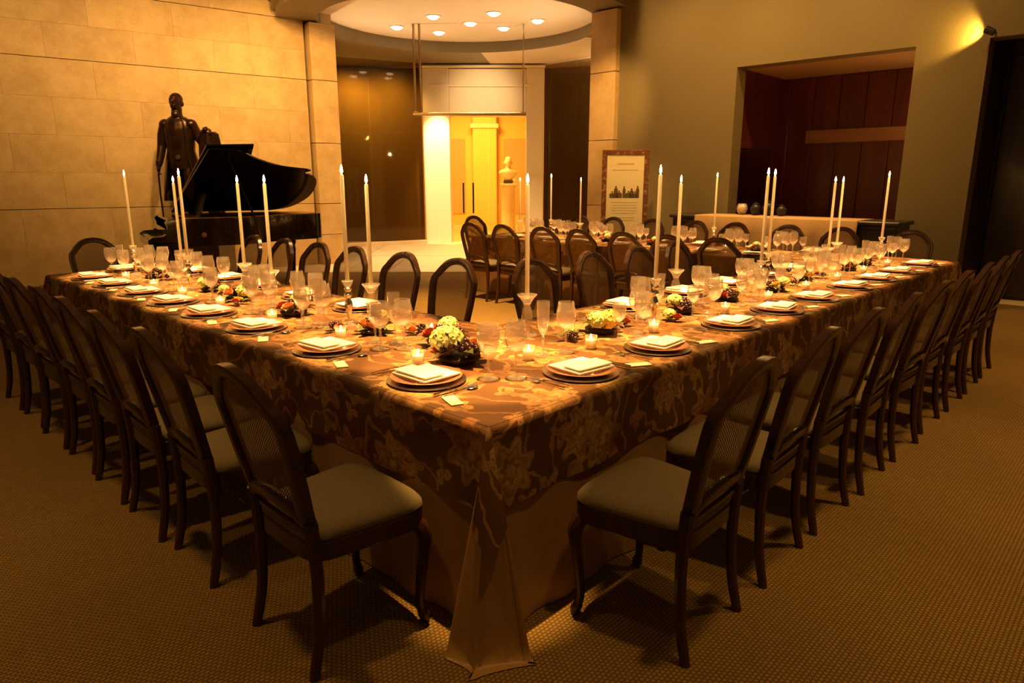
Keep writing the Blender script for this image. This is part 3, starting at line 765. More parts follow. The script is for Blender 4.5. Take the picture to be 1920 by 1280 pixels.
for i, y in enumerate((0.445, 1.165, 1.67, 2.175, 2.68, 3.185, 3.69, 4.195)):
    place_chair(-0.29, y, -90, f'{ORD[i]} cane-back chair from the draped corner, outer side of the piano-end table', CG)
for i, x in enumerate((0.525, 1.12, 1.67, 2.22, 2.80, 3.39, 3.97, 4.51, 5.07)):
    place_chair(x, -0.31, 0, f'{ORD[i]} cane-back chair from the draped corner, outer side of the longest table', CG)
for i, y in enumerate((2.04, 2.64, 3.29, 3.83, 4.43, 5.02)):
    place_chair(1.40, y, 90, f'{ORD[i]} cane-back chair from the inner corner, inner side of the piano-end table', CG, 0.6)
for i, x in enumerate((2.04, 2.73, 3.34, 3.94)):
    place_chair(x, 1.375, 180, f'{ORD[i]} cane-back chair from the inner corner, inner side of the longest table', CG, 0.6)
for i, y in enumerate((1.62, 2.14, 2.66, 3.24, 3.80, 4.42, 4.98)):
    place_chair(4.86, y, -90, f'{ORD[i]} cane-back chair from the longest table, seen from behind at the niche-wall table', CG)
for i, y in enumerate((0.55, 1.28, 1.88, 2.58, 3.14, 3.80, 4.44, 5.05)):
    place_chair(EX+0.30, y, 90, f'{ORD[i]} cane-back chair in the row facing away from the niche counter', CG)
place_chair(0.53, EY+0.29, 180, 'cane-back chair alone at the table end nearest the stone wall', CG)
place_chair(5.73, EF+0.29, 180, 'cane-back chair alone at the table end nearest the glass portal', CG)

# ------------------------------------------------------------------ tableware prototypes (meshes shared)
ME = {}
ME['charger'] = MB().lathe([(0.001,0.0),(0.09,0.0),(0.140,0.002),(0.150,0.005),(0.152,0.007),(0.149,0.0085),(0.094,0.008),(0.001,0.008)], 40).mesh('charger', M['charger'])
ME['charger_rim'] = MB().lathe([(0.1475,0.0050),(0.1535,0.0055),(0.1545,0.0070),(0.1530,0.0090),(0.1475,0.0088)], 40).mesh('edge_band', M['rim'])
ME['plate_rim'] = MB().lathe([(0.085,0.0075),(0.090,0.0085),(0.138,0.021),(0.140,0.023),(0.137,0.0245),(0.094,0.013)], 40).mesh('rim', M['copper'])
ME['plate_well'] = MB().lathe([(0.001,0.0075),(0.085,0.0078),(0.094,0.0125),(0.085,0.0105),(0.001,0.010)], 36).mesh('well', M['china'])
def napkin_mesh():
    mb = MB(); n = 8; a = 0.100
    def top(u_, v_): return 0.030 + 0.008*(1-u_*u_)*(1-v_*v_) + 0.0025*sin(5*u_+2*v_)
    rings = []
    for z_, k in ((0.0225, 0.97), (0.025, 1.0), (0.029, 1.0)):
        rr = []
        for i in range(4*n):
            s_, f = divmod(i, n); f = f/n*2-1
            x, y = ((f,-1),(1,f),(-f,1),(-1,-f))[s_]
            rr.append(Vector((x*a*k, y*a*k*0.9, z_)))
        rings.append(rr)
    mb.loft(rings, True, True, False)
    vs = [Vector((-a + 2*a*i/n, (-a + 2*a*j/n)*0.9, top(-1+2*i/n, -1+2*j/n) if 0 < i < n and 0 < j < n else 0.029)) for j in range(n+1) for i in range(n+1)]
    mb._a(vs, [(j*(n+1)+i, j*(n+1)+i+1, (j+1)*(n+1)+i+1, (j+1)*(n+1)+i) for j in range(n) for i in range(n)])
    mb2 = MB(); mb2.box((-a*.96, -a*.05, 0.033), (a*.96, a*.86, 0.0365))
    return mb
ME['napkin'] = napkin_mesh().mesh('napkin', M['napkin'], True, 50)
ME['fold'] = MB().bbox((-0.094, -0.085, 0.0362), (0.094, 0.010, 0.0425), 0.002).mesh('fold', M['napkin'], True, 50)
def fork_mesh():
    mb = MB()
    mb.tube([(0,-0.095,0.004),(0,-0.05,0.006),(0,0.0,0.007),(0,0.035,0.006)], [0.0055,0.0045,0.003,0.004], 6, squash=0.5)
    mb.bbox((-0.011,0.032,0.002),(0.011,0.055,0.005),0.002)
    for i in range(4): mb.bbox((-0.011+i*0.0063,0.055,0.002),(-0.008+i*0.0063,0.098,0.0045),0.0008)
    return mb
ME['fork'] = fork_mesh().mesh('fork', M['silver'])
ME['knife'] = MB().tube([(0,-0.11,0.005),(0,-0.04,0.006),(0,0.0,0.005)], [0.007,0.006,0.005], 6, squash=0.6).prism([(-0.006,0.0),(0.009,0.0),(0.010,0.07),(0.005,0.105),(-0.006,0.112)], 0.002, 0.0035).mesh('knife', M['silver'])
ME['spoon'] = MB().tube([(0,-0.09,0.005),(0,-0.04,0.006),(0,0.04,0.006)], [0.006,0.0045,0.003], 6, squash=0.5).ball((0,0.062,0.006), (0.017,0.026,0.004), 12, 6).mesh('spoon', M['silver'])
ME['card'] = MB().bbox((-0.052,-0.024,0.0005),(0.052,0.024,0.004),0.001).mesh('card', M['card'])
def glassparts(kind):
    if kind == 'goblet':
        bowl = [(0.006,0.088),(0.018,0.094),(0.032,0.110),(0.0405,0.135),(0.042,0.160),(0.0395,0.185),(0.037,0.200),(0.0360,0.200),(0.0385,0.184),(0.0408,0.160),(0.039,0.136),(0.030,0.113),(0.010,0.100),(0.001,0.098)]
        h = 0.09; foot = 0.037; water = (0.135, [(0.001,0.101),(0.012,0.102),(0.0295,0.115),(0.0378,0.137),(0.0392,0.152),(0.001,0.152)])
    elif kind == 'wine':
        bowl = [(0.005,0.098),(0.020,0.104),(0.034,0.120),(0.041,0.142),(0.040,0.168),(0.034,0.195),(0.0325,0.210),(0.0317,0.210),(0.033,0.194),(0.0388,0.168),(0.0396,0.142),(0.033,0.122),(0.010,0.106),(0.001,0.105)]
        h = 0.10; foot = 0.035; water = None
    elif kind == 'small':
        bowl = [(0.005,0.083),(0.014,0.088),(0.027,0.104),(0.032,0.124),(0.031,0.148),(0.028,0.168),(0.0273,0.168),(0.030,0.148),(0.0307,0.124),(0.0255,0.106),(0.008,0.091),(0.001,0.090)]
        h = 0.085; foot = 0.032; water = None
    else:
        bowl = [(0.005,0.086),(0.012,0.092),(0.020,0.110),(0.0245,0.140),(0.026,0.180),(0.0262,0.222),(0.0254,0.222),(0.025,0.180),(0.0235,0.141),(0.019,0.113),(0.008,0.098),(0.001,0.097)]
        h = 0.088; foot = 0.031; water = None
    ME[kind+'_bowl'] = MB().lathe(bowl, 14).mesh('bowl', M['glass'], True, 24)
    ME[kind+'_stem'] = MB().lathe([(0.011,0.006),(0.006,0.016),(0.0045,0.03),(0.0042,h*0.55),(0.0065,h*0.62),(0.0045,h*0.70),(0.006,h+.001)], 8).mesh('stem', M['glass'])
    ME[kind+'_foot'] = MB().lathe([(0.001,0.0),(foot,0.0005),(foot,0.0025),(0.012,0.006),(0.001,0.007)], 18).mesh('foot', M['glass'])
    if water: ME[kind+'_water'] = MB().lathe(water[1], 16).mesh('water', M['water'])
for k in ('goblet','wine','small','flute'): glassparts(k)

occ = []
def free(x, y, r):
    return all((x-a)**2 + (y-b)**2 > (r+c)**2 for a, b, c in occ)
def on_table(x, y, m):
    return (m < x < TW-m and m < y < EY-m) or (m < x < EX-m and m < y < TW-m) or (EX-TW+m < x < EX-m and m < y < EF-m)
rnds = random.Random(17)
def local(x, y, deg, lx, ly):
    a = R(deg); return x + lx*cos(a) - ly*sin(a), y + lx*sin(a) + ly*cos(a)
TT = TZ + 0.0015
GL = {'goblet': 'crystal water goblet', 'wine': 'round crystal wine glass', 'small': 'small crystal wine glass', 'flute': 'tall slim champagne flute'}
def glass_at(kind, gx, gy, where, group='crystal glasses on the tables'):
    g = empty({'goblet':'water_goblet','wine':'wine_glass','small':'small_wine_glass','flute':'champagne_flute'}[kind], (gx, gy, TT), rnds.uniform(0,6), f'{GL[kind]}, {where}', 'glass', group)
    g.scale = (1.1,)*3
    for p_ in ('foot','stem','bowl','water'):
        if kind+'_'+p_ in ME: put(p_, ME[kind+'_'+p_], g)
def setting(x, y, deg, where, glasses, near=True, card=True):
    c = empty('charger_plate', (x, y, TT), 0, f'dark charger plate, {where}', 'plate', 'dark charger plates')
    put('base', ME['charger'], c); put('edge_band', ME['charger_rim'], c)
    d = empty('dinner_plate', (x, y, TT+0.0018), 0, f'copper-rimmed dinner plate, {where}', 'plate', 'copper-rimmed dinner plates')
    put('rim', ME['plate_rim'], d); put('well', ME['plate_well'], d)
    nk = put('napkin', ME['napkin'], None, (x, y, TT+0.0042), R(deg + rnds.uniform(-8,8))); tag(nk, f'folded ivory napkin, {where}', 'napkin', 'folded ivory napkins')
    put('fold', ME['fold'], nk)
    occ.append((x, y, 0.155))
    items = [('fork', -0.19, 0.0), ('knife', 0.178, -0.005)]
    if near: items += [('fork', -0.222, -0.005), ('spoon', 0.206, -0.01)]
    for nm, lx, ly in items:
        px, py = local(x, y, deg, lx, ly)
        if not on_table(px, py, 0.03): continue
        o = put(nm, ME[nm], None, (px, py, TT), R(deg)); dsc = nm
        if nm == 'fork': dsc = 'inner silver fork' if lx > -0.2 else 'outer silver fork'
        tag(o, f'{dsc if nm == "fork" else "silver " + nm}, {where}', nm, f'silver {nm}s')
    if card:
        px, py = local(x, y, deg, 0.265, -0.10)
        if on_table(px, py, 0.04):
            o = put('place_card', ME['card'], None, (px, py, TT), R(deg - 25 + rnds.uniform(-6,6))); tag(o, f'small cream card, {where}', 'card', 'small cream cards')
    spots = {'goblet': (0.155, 0.185), 'wine': (0.225, 0.265), 'flute': (0.110, 0.300), 'small': (0.030, 0.245)}
    for g in glasses:
        gx, gy = local(x, y, deg, *spots[g])
        rr = 0.048
        for _ in range(30):
            if free(gx, gy, rr) and on_table(gx, gy, 0.06): break
            gx += rnds.uniform(-.02,.02); gy += rnds.uniform(-.02,.02)
        else: continue
        occ.append((gx, gy, rr)); glass_at(g, gx, gy, where)

# candlestick spots are claimed first, so the rest steps around them
CS_L = [(0.72, 1.65, 'f'), (0.58, 1.66, 'k'), (0.62, 2.57, 'f'), (0.68, 3.06, 'f'), (0.50, 3.55, 'k'), (0.64, 4.03, 'f'), (0.50, 4.64, 'k')]
CS_R = [(1.05, 0.80, 'f'), (1.77, 0.52, 'k'), (2.41, 0.77, 'f'), (2.99, 0.48, 'k'), (3.51, 0.66, 'k'), (4.60, 0.62, 'f'), (5.14, 0.74, 'f'), (5.60, 0.50, 'k')]
CS_F = [(5.78, 2.29, 'k'), (5.80, 4.21, 'f'), (5.70, 4.63, 'k'), (5.80, 5.29, 'f')]
for l_ in (CS_L, CS_R, CS_F):
    for x, y, k in l_: occ.append((x, y, 0.055))

# flower arrangements claim their places next
FL = [(0.47, 0.66, 1.25, 'at the draped corner', 0), (0.63, 0.95, 1.1, 'between the draped corner and the first candlesticks', 2), (0.55, 1.40, 0.95, 'nearest the draped corner on the piano-end table', 1), (0.52, 2.14, 1.05, 'second along the piano-end table', 2), (0.52, 2.86, 0.95, 'third along the piano-end table', 3), (0.56, 3.36, 0.85, 'fourth along the piano-end table', 4), (0.54, 4.36, 0.9, 'last along the piano-end table', 5),
      (1.36, 0.57, 1.15, 'nearest the draped corner on the longest table', 6), (2.12, 0.56, 1.05, 'second along the longest table', 7), (2.70, 0.55, 0.9, 'third along the longest table', 8), (3.30, 0.50, 0.9, 'fourth along the longest table', 9), (3.95, 0.56, 0.95, 'fifth along the longest table', 10), (4.85, 0.52, 0.85, 'sixth along the longest table', 11), (5.36, 0.55, 0.85, 'last along the longest table', 12),
      (5.73, 1.75, 0.95, 'nearest the longest table on the niche-wall table', 13), (5.73, 3.05, 0.95, 'midway on the niche-wall table', 14), (5.74, 3.75, 0.9, 'past the middle of the niche-wall table', 15)]
for x, y, s_, *_ in FL: occ.append((x, y, 0.105*s_))

G4 = ('goblet', 'wine', 'flute', 'small')
PL = (0.54, 1.25, 1.93, 2.51, 3.05, 3.58, 4.14, 4.66)
PR = (0.69, 1.26, 1.98, 2.57, 3.14, 3.82, 4.39, 4.96, 5.66)
for i, y in enumerate(PL):
    setting(0.19, y, -90, f'{ORD[i]} place from the draped corner, outer side of piano-end table', ('goblet','wine') if i == 0 else G4, i < 4)
for i, x in enumerate(PR):
    setting(x, 0.175, 0, f'{ORD[i]} place from the draped corner, outer side of longest table', ('wine','flute') if i == 0 else G4, i < 4)
for i, y in enumerate((2.04, 2.66, 3.29, 3.83, 4.43)):
    setting(TW-0.19, y, 90, f'{ORD[i]} place from the inner corner, inner side of piano-end table', G4, False, False)
for i, x in enumerate((2.04, 2.73, 3.34, 3.94, 4.55)):
    setting(x, TW-0.19, 180, f'{ORD[i]} place from the inner corner, inner side of longest table', G4, False, False)
for i, y in enumerate((1.62, 2.14, 2.70, 3.28, 3.84, 4.42, 4.98)):
    setting(EX-TW+0.19, y, -90, f'{ORD[i]} place from longest table, inner side of niche-wall table', G4, False, False)
for i, y in enumerate((1.28, 1.90, 2.58, 3.18, 3.80, 4.44, 5.05)):
    setting(EX-0.19, y, 90, f'{ORD[i]} place from longest table, counter side of niche-wall table', G4, False, False)
setting(0.53, EY-0.19, 180, 'single place at table end by the stone wall', ('goblet','wine','flute'), False, False)

# ------------------------------------------------------------------ candlesticks and tapers
ME['csf_foot'] = MB().lathe([(0.001,0),(0.050,0.0),(0.051,0.006),(0.040,0.012),(0.020,0.020),(0.014,0.030)], 20).mesh('foot', M['glass'])
ME['csf_stem'] = MB().lathe([(0.013,0.029),(0.017,0.045),(0.030,0.085),(0.031,0.100),(0.024,0.130),(0.015,0.150),(0.019,0.160)], 8).mesh('stem', M['glass'], True, 20)
ME['csf_cup'] = MB().lathe([(0.018,0.159),(0.022,0.170),(0.036,0.190),(0.050,0.204),(0.050,0.208),(0.034,0.197),(0.014,0.186),(0.001,0.185)], 20).mesh('cup', M['glass'])
ME['csk_foot'] = MB().lathe([(0.001,0),(0.044,0.0),(0.045,0.006),(0.034,0.014),(0.016,0.022),(0.010,0.035)], 20).mesh('foot', M['glass'])
ME['csk_stem'] = MB().lathe([(0.010,0.034),(0.013,0.06),(0.022,0.105),(0.020,0.125),(0.010,0.145),(0.022,0.160),(0.022,0.166),(0.011,0.178),(0.020,0.192),(0.020,0.198),(0.012,0.206)], 10).mesh('stem', M['silver'], True, 20)
ME['csk_cup'] = MB().lathe([(0.011,0.205),(0.020,0.214),(0.029,0.236),(0.030,0.240),(0.016,0.234),(0.001,0.232)], 16).mesh('cup', M['glass'])
ME['wax'] = MB().lathe([(0.011,0.0),(0.0112,0.02),(0.0098,0.545),(0.007,0.552),(0.001,0.553)], 12).mesh('wax', M['wax'])
ME['wick'] = MB().tube([(0,0,0.552),(0.001,0,0.562)], 0.0012, 5).mesh('wick', M['wick'])
ME['flame'] = MB().lathe([(0.001,0.556),(0.0048,0.562),(0.0066,0.570),(0.0052,0.582),(0.0025,0.594),(0.001,0.600)], 10).mesh('flame', M['flame'])
def candle_at(x, y, k, where):
    top = 0.186 if k == 'f' else 0.2335
    dsc = 'crystal candlestick with flared cup' if k == 'f' else 'slim knopped candlestick'
    c = empty('candlestick', (x, y, TT), rnds.uniform(0,1), f'{dsc}, {where}', 'candlestick', 'candlesticks on the tables')
    for p_ in ('foot','stem','cup'): put(p_, ME[f'cs{k}_{p_}'], c)
    t = empty('taper_candle', (x, y, TT+top), 0, f'lit tall ivory taper candle, {where}', 'candle', 'lit taper candles')
    for p_ in ('wax','wick','flame'): put(p_, ME[p_], t)
for i, (x, y, k) in enumerate(CS_L): candle_at(x, y, k, f'{ORD[i]} from the draped corner on piano-end table')
for i, (x, y, k) in enumerate(CS_R): candle_at(x, y, k, f'{ORD[i]} from the draped corner on longest table')
for i, (x, y, k) in enumerate(CS_F): candle_at(x, y, k, f'{ORD[i]} from the longest table on niche-wall table')

# ------------------------------------------------------------------ votives
ME['v_cup'] = MB().lathe([(0.001,0),(0.024,0.0),(0.026,0.003),(0.029,0.062),(0.0275,0.062),(0.0245,0.006),(0.001,0.005)], 16).mesh('glass_cup', M['glass'])
ME['v_wax'] = MB().lathe([(0.001,0.0055),(0.0235,0.0060),(0.0245,0.040),(0.0235,0.042),(0.001,0.041)], 14).mesh('wax', M['wax'])
ME['v_flame'] = MB().lathe([(0.001,0.044),(0.0030,0.048),(0.0040,0.053),(0.0030,0.060),(0.001,0.068)], 8).mesh('flame', M['flame_small'])
def votive(x, y, where):
    for _ in range(60):
        if free(x, y, 0.034) and on_table(x, y, 0.05): break
        x += rnds.uniform(-.03,.03); y += rnds.uniform(-.03,.03)
    else: return 0
    occ.append((x, y, 0.034))
    v = empty('votive_candle', (x, y, TT), 0, f'small lit votive in clear cup, {where}', 'votive candle', 'small lit votives')
    for p_ in ('cup','wax','flame'): put({'cup':'glass_cup'}.get(p_, p_), ME['v_'+p_], v)
    return 1
VL = [(0.36, 0.74), (0.36, 1.40), (0.34, 2.05), (0.34, 2.70), (0.33, 3.25), (0.33, 3.76), (0.33, 4.34), (0.70, 1.12), (0.72, 2.35), (0.72, 3.05)]
VR = [(0.70, 0.47), (1.05, 0.40), (1.55, 0.38), (2.28, 0.36), (2.86, 0.36), (3.48, 0.36), (4.10, 0.36), (4.70, 0.36), (5.35, 0.36)]
VF = [(5.6, 2.0), (5.6, 2.9), (5.6, 3.5), (5.6, 4.5)]
i = 0
for p_ in VL: i += votive(*p_, f'{ORD[i]} from the draped corner on piano-end table')
i = 0
for p_ in VR: i += votive(*p_, f'{ORD[i]} from the draped corner on longest table')
i = 0
for p_ in VF: i += votive(*p_, f'{ORD[i]} from the longest table on niche-wall table')

# ------------------------------------------------------------------ flower arrangements
def petal(mb, c, d, upv, ln, wd2, cup=0.3):
    d = d.normalized(); sd = d.cross(upv).normalized(); up2 = sd.cross(d)
    a = c; b1 = c + d*ln*0.45 + sd*wd2*0.5 + up2*ln*cup*0.2; b2 = c + d*ln*0.45 - sd*wd2*0.5 + up2*ln*cup*0.2
    e1 = c + d*ln*0.9 + sd*wd2*0.32 + up2*ln*cup; e2 = c + d*ln*0.9 - sd*wd2*0.32 + up2*ln*cup; t = c + d*ln + up2*ln*cup*1.1
    mb._a([a, b1, b2, e1, e2, t], [(0,2,1), (1,2,4,3), (3,4,5)])
def sphere_dirs(n, seed, zmin=-0.25):
    rnd = random.Random(seed); out = []
    for i in range(n):
        z = zmin + (1-zmin)*(i+0.5)/n; a = i*2.39996 + rnd.uniform(-.2,.2); r = sqrt(max(0, 1-z*z)); out.append(Vector((r*cos(a), r*sin(a), z)))
    return out
def hydrangea(mat, seed):
    mb = MB(); mb.ball((0,0,0.045), (0.040,0.040,0.034), 12, 8)
    rnd = random.Random(seed)
    for d in sphere_dirs(46, seed):
        c = Vector((0,0,0.045)) + Vector((d.x*0.045, d.y*0.045, d.z*0.038))
        ref = Vector((0,0,1)) if abs(d.z) < .9 else Vector((1,0,0)); t = d.cross(ref).normalized()
        a0 = rnd.uniform(0, 6)
        for k in range(4):
            tt = Matrix.Rotation(a0 + k*pi/2, 3, d) @ t
            petal(mb, c, tt, d, 0.0125, 0.013, 0.15)
    return mb.mesh('hydrangea_head', mat, False)
def rose(mat, seed, layers=5):
    mb = MB(); rnd = random.Random(seed)
    for l_ in range(layers):
        f = l_/(layers-1); n = 3 + l_
        for k in range(n):
            a = 2*pi*k/n + l_*0.7 + rnd.uniform(-.1,.1); el = R(82 - 62*f)
            d = Vector((cos(a)*cos(el), sin(a)*cos(el), sin(el)))
            petal(mb, Vector((cos(a)*0.006*f, sin(a)*0.006*f, 0.022-0.010*f)), d, Vector((0,0,1)) if el < 1.2 else Vector((-cos(a),-sin(a),0.2)), 0.024+0.014*f, 0.022+0.020*f, 0.28)
    mb.ball((0,0,0.03), (0.010,0.010,0.015), 8, 6)
    return mb.mesh('blossom', mat, False)
def berries(mat, seed):
    mb = MB(); rnd = random.Random(seed)
    for d in sphere_dirs(16, seed, -0.1): mb.ball(Vector((d.x*0.030, d.y*0.030, 0.022 + d.z*0.022)), rnd.uniform(0.009,0.012), 8, 5)
    return mb.mesh('berry_cluster', mat)
def leafmesh(mat):
    mb = MB(); ln = 0.085; vs = []; n = 7
    for i in range(n):
        t = i/(n-1); w2 = 0.024*sin(pi*min(1, t*0.96+0.02))**0.8; z = 0.035*sin(t*2.2) - 0.02*t
        vs += [(ln*t, -w2, z), (ln*t, 0, z-0.006), (ln*t, w2, z)]
    fs = []
    for i in range(n-1): b = i*3; fs += [(b,b+3,b+4,b+1), (b+1,b+4,b+5,b+2)]
    mb._a(vs, fs); return mb.mesh('leaf', mat)
ME['hyd'] = hydrangea(M['hyd'], 1); ME['hyd2'] = hydrangea(M['yel'], 2)
ME['rose'] = rose(M['rose'], 3); ME['red'] = rose(M['red'], 4); ME['yrose'] = rose(M['yel'], 5)
ME['berry'] = berries(M['plum'], 6); ME['leaf'] = leafmesh(M['leaf']); ME['leaf2'] = leafmesh(M['leaf2'])
ME['dish'] = MB().lathe([(0.001,0),(0.055,0.0),(0.070,0.012),(0.074,0.022),(0.066,0.026),(0.001,0.030)], 20).mesh('dish', M['moss'])
HEAD = {'hyd': ('hydrangea_head', 0.050), 'hyd2': ('hydrangea_head', 0.050), 'rose': ('blossom', 0.036), 'red': ('blossom', 0.036), 'yrose': ('blossom', 0.036), 'berry': ('berry_cluster', 0.036)}
PALS = [('hyd','rose','red','berry','berry','rose'), ('rose','red','hyd','berry','rose'), ('red','red','rose','berry','hyd'), ('red','berry','rose','hyd'), ('berry','red','hyd','rose'), ('berry','hyd','red'),
        ('hyd2','berry','berry','rose','hyd'), ('yrose','hyd','berry','red','yrose'), ('hyd','red','berry','yrose'), ('berry','yrose','hyd','red'), ('berry','berry','hyd','yrose'), ('hyd','berry','red'), ('hyd2','berry','red')]
PW = {'hyd':'green hydrangea','hyd2':'yellow hydrangea','rose':'peach roses','red':'russet blossoms','yrose':'yellow roses','berry':'plum berries'}
for x, y, sc, where, i in FL:
    rnd = random.Random(100+i); pal = PALS[i % len(PALS)]
    a_, b_ = pal[0], [q for q in pal if q != pal[0]][0]
    e = empty('flower_arrangement', (x, y, TT), rnd.uniform(0,6) if i else 0.0, f'low arrangement of {PW[a_]} and {PW[b_]}, {where}', 'flower arrangement', 'low flower arrangements')
    e.scale = (sc,)*3
    put('dish', ME['dish'], e)
    for k, h in enumerate(pal):
        nm, r_ = HEAD[h]; aa = 2*pi*k/len(pal) + 0.4; rr = 0.052 if len(pal) > 1 else 0
        if i == 0 and k == 0: aa, rr = R(172), 0.050
        o = put(nm, ME[h], e, (rr*cos(aa), rr*sin(aa), 0.022 + rnd.uniform(0,0.015))); o.rotation_euler = (rnd.uniform(-.2,.2) - 0.35*sin(aa), rnd.uniform(-.2,.2) + 0.35*cos(aa), rnd.uniform(0,6))
        if h == 'hyd' and i == 0: o.scale = (1.25,)*3
    put('berry_cluster', ME['berry'], e, (0,0,0.04))
    for k in range(9):
        aa = 2*pi*k/9 + rnd.uniform(-.3,.3)
        o = put('leaf', ME['leaf' if rnd.random() < .55 else 'leaf2'], e, (0.045*cos(aa), 0.045*sin(aa), 0.020 + rnd.uniform(0,.012))); o.rotation_euler = (rnd.uniform(-.3,.3), rnd.uniform(-.35,0.0), aa + rnd.uniform(-.4,.4)); s2 = rnd.uniform(.7,1.05); o.scale = (s2,)*3

# loose sprigs laid between the dishes of flowers
def sprig(x, y, kinds, where):
    for _ in range(80):
        if free(x, y, 0.074) and on_table(x, y, 0.08): break
        x += rnds.uniform(-.03,.03); y += rnds.uniform(-.03,.03)
    else: return 0
    occ.append((x, y, 0.066))
    e = empty('flower_sprig', (x, y, TT), rnds.uniform(0,6), f'loose sprig of {PW[kinds[0]]} and leaves, {where}', 'flower sprig', 'loose flower sprigs')
    for k, h in enumerate(kinds):
        nm, r_ = HEAD[h]; o = put(nm, ME[h], e, (0.030*cos(2.6*k), 0.030*sin(2.6*k), 0.006 if h != 'hyd' else -0.004)); o.scale = (0.8,)*3
    for k in range(4):
        aa = 1.57*k + rnds.uniform(-.3,.3)
        o = put('leaf', ME['leaf' if k % 2 else 'leaf2'], e, (0.012*cos(aa), 0.012*sin(aa), 0.012)); o.rotation_euler = (0, -0.1, aa); o.scale = (0.75,)*3
    return 1
KS = [('rose','berry'), ('red','berry'), ('berry','hyd'), ('yrose','red'), ('hyd','red')]
SLp = [(0.56, 1.14), (0.46, 1.80), (0.56, 2.36), (0.44, 2.72), (0.58, 3.22), (0.44, 3.88), (0.56, 4.20), (0.46, 4.52)]
SRp = [(1.12, 0.58), (1.58, 0.60), (1.94, 0.62), (2.30, 0.50), (2.52, 0.60), (3.12, 0.60), (3.68, 0.54), (4.20, 0.52), (4.40, 0.60), (5.04, 0.56)]
SFp = [(5.72, 2.02), (5.74, 2.60), (5.72, 3.40), (5.74, 3.98)]
i = 0
for p_ in SLp: i += sprig(*p_, KS[i % 5], f'{ORD[i]} from the draped corner on piano-end table')
i = 0
for p_ in SRp: i += sprig(*p_, KS[(i+2) % 5], f'{ORD[i]} from the draped corner on longest table')
i = 0
for p_ in SFp: i += sprig(*p_, KS[(i+1) % 5], f'{ORD[i]} from longest table on niche-wall table')

# ------------------------------------------------------------------ grand piano
pL = P(272, 400, 8.25); pR = P(632, 400, 9.45)
pv = Vector((pR.x-pL.x, pR.y-pL.y, 0)); PLEN = pv.length; pang = atan2(pv.y, pv.x)
gp = empty('grand_piano', (pL.x, pL.y, 0), pang, 'black lacquered grand piano with its lid propped open by the stone wall', 'piano')
BW = 1.48
ZB, ZT_ = 0.72, 1.06
def outline(x0):
    bent = catmull([(x0, 0.0), (0.95, 0.0), (1.18, 0.03), (1.42, 0.20), (1.75, 0.36), (2.15, 0.44), (PLEN-0.22, 0.50), (PLEN-0.05, 0.62), (PLEN, 0.85), (PLEN-0.06, 1.15), (PLEN-0.28, 1.40), (PLEN-0.55, BW), (1.5, BW), (x0, BW)], 4)
    return [(p[0], p[1]) for p in [(v.x, v.y) for v in [Vector((q[0], q[1], 0)) for q in bent]]]
def cm(pts, n=4):
    return [(p.x, p.y) for p in catmull([(a, b, 0) for a, b in pts], n)]
def outline(x0, ins=0.0):
    pts = cm([(x0, 0.0), (0.95, 0.0), (1.18, 0.03), (1.42, 0.20), (1.75, 0.36), (2.15, 0.44), (PLEN-0.22, 0.50), (PLEN-0.05, 0.62), (PLEN, 0.85), (PLEN-0.06, 1.15), (PLEN-0.28, 1.40), (PLEN-0.55, BW)], 4)
    return pts + [(x0, BW)]
MB().prism(outline(0.42), ZB, ZT_).build('case', M['piano'], gp, angle=50)
inn = [(0.45 + (x-0.42)*0.955, BW/2 + (y-BW/2)*0.93) for x, y in outline(0.42)]
MB().prism(inn, ZT_+0.001, ZT_+0.006).build('soundboard', M['brass'], gp, angle=50)
# key bed, cheeks, key slip, fallboard
MB().bbox((0.0, 0.0, ZB-.02), (0.425, BW, ZB+0.06), 0.01).build('key_bed', M['piano'], gp, angle=30)
def cheek(y0): 
    mb = MB(); o2 = [(0.0, ZB+.06), (0.0, ZB+.10), (0.05, ZB+.13), (0.16, ZB+.135), (0.21, ZB+.17), (0.22, ZB+.24), (0.20, ZB+.30), (0.24, ZT_), (0.43, ZT_), (0.43, ZB+.06)]
    return mb.loft([[Vector((x, y0, z)) for x, z in o2], [Vector((x, y0+0.08, z)) for x, z in o2]], True, True, True)
cheek(0.0).build('cheek', M['piano'], gp, angle=40); cheek(BW-0.08).build('cheek', M['piano'], gp, angle=40)
kb = MB()
for k in range(52):
    y0 = 0.09 + k*(BW-0.18)/52; kb.box((0.03, y0+.0006, ZB+.061), (0.19, y0+(BW-0.18)/52-.0006, ZB+.083))
kbo = kb.build('white_keys', M['ivorykey'], gp, smooth=False); kbo['kind'] = 'stuff'
kk = MB()
for k in range(51):
    if k % 7 in (0,1,3,4,5): 
        y0 = 0.09 + (k+1)*(BW-0.18)/52 - .006; kk.box((0.09, y0, ZB+.0835), (0.19, y0+.012, ZB+.095))
kko = kk.build('black_keys', M['piano'], gp, smooth=False); kko['kind'] = 'stuff'
MB().bbox((0.195, 0.085, ZB+.062), (0.235, BW-0.085, ZB+.22), 0.008).build('fallboard', M['piano'], gp, angle=30)
MB().bbox((0.23, 0.085, ZT_-.03), (0.43, BW-0.085, ZT_), 0.008).build('front_shelf', M['piano'], gp, angle=30)
MB().bbox((-.004, 0.0, ZB+.055), (0.026, BW, ZB+.085), 0.006).build('key_slip', M['piano'], gp, angle=30)
ms = MB(); ms.bbox((-0.012, 0.22, 0), (0.012, BW-0.22, 0.30), 0.006, Matrix.Translation((0.62, 0, ZT_+.006)) @ Matrix.Rotation(R(18), 4, 'Y')); ms.build('music_desk', M['piano'], gp, angle=30)
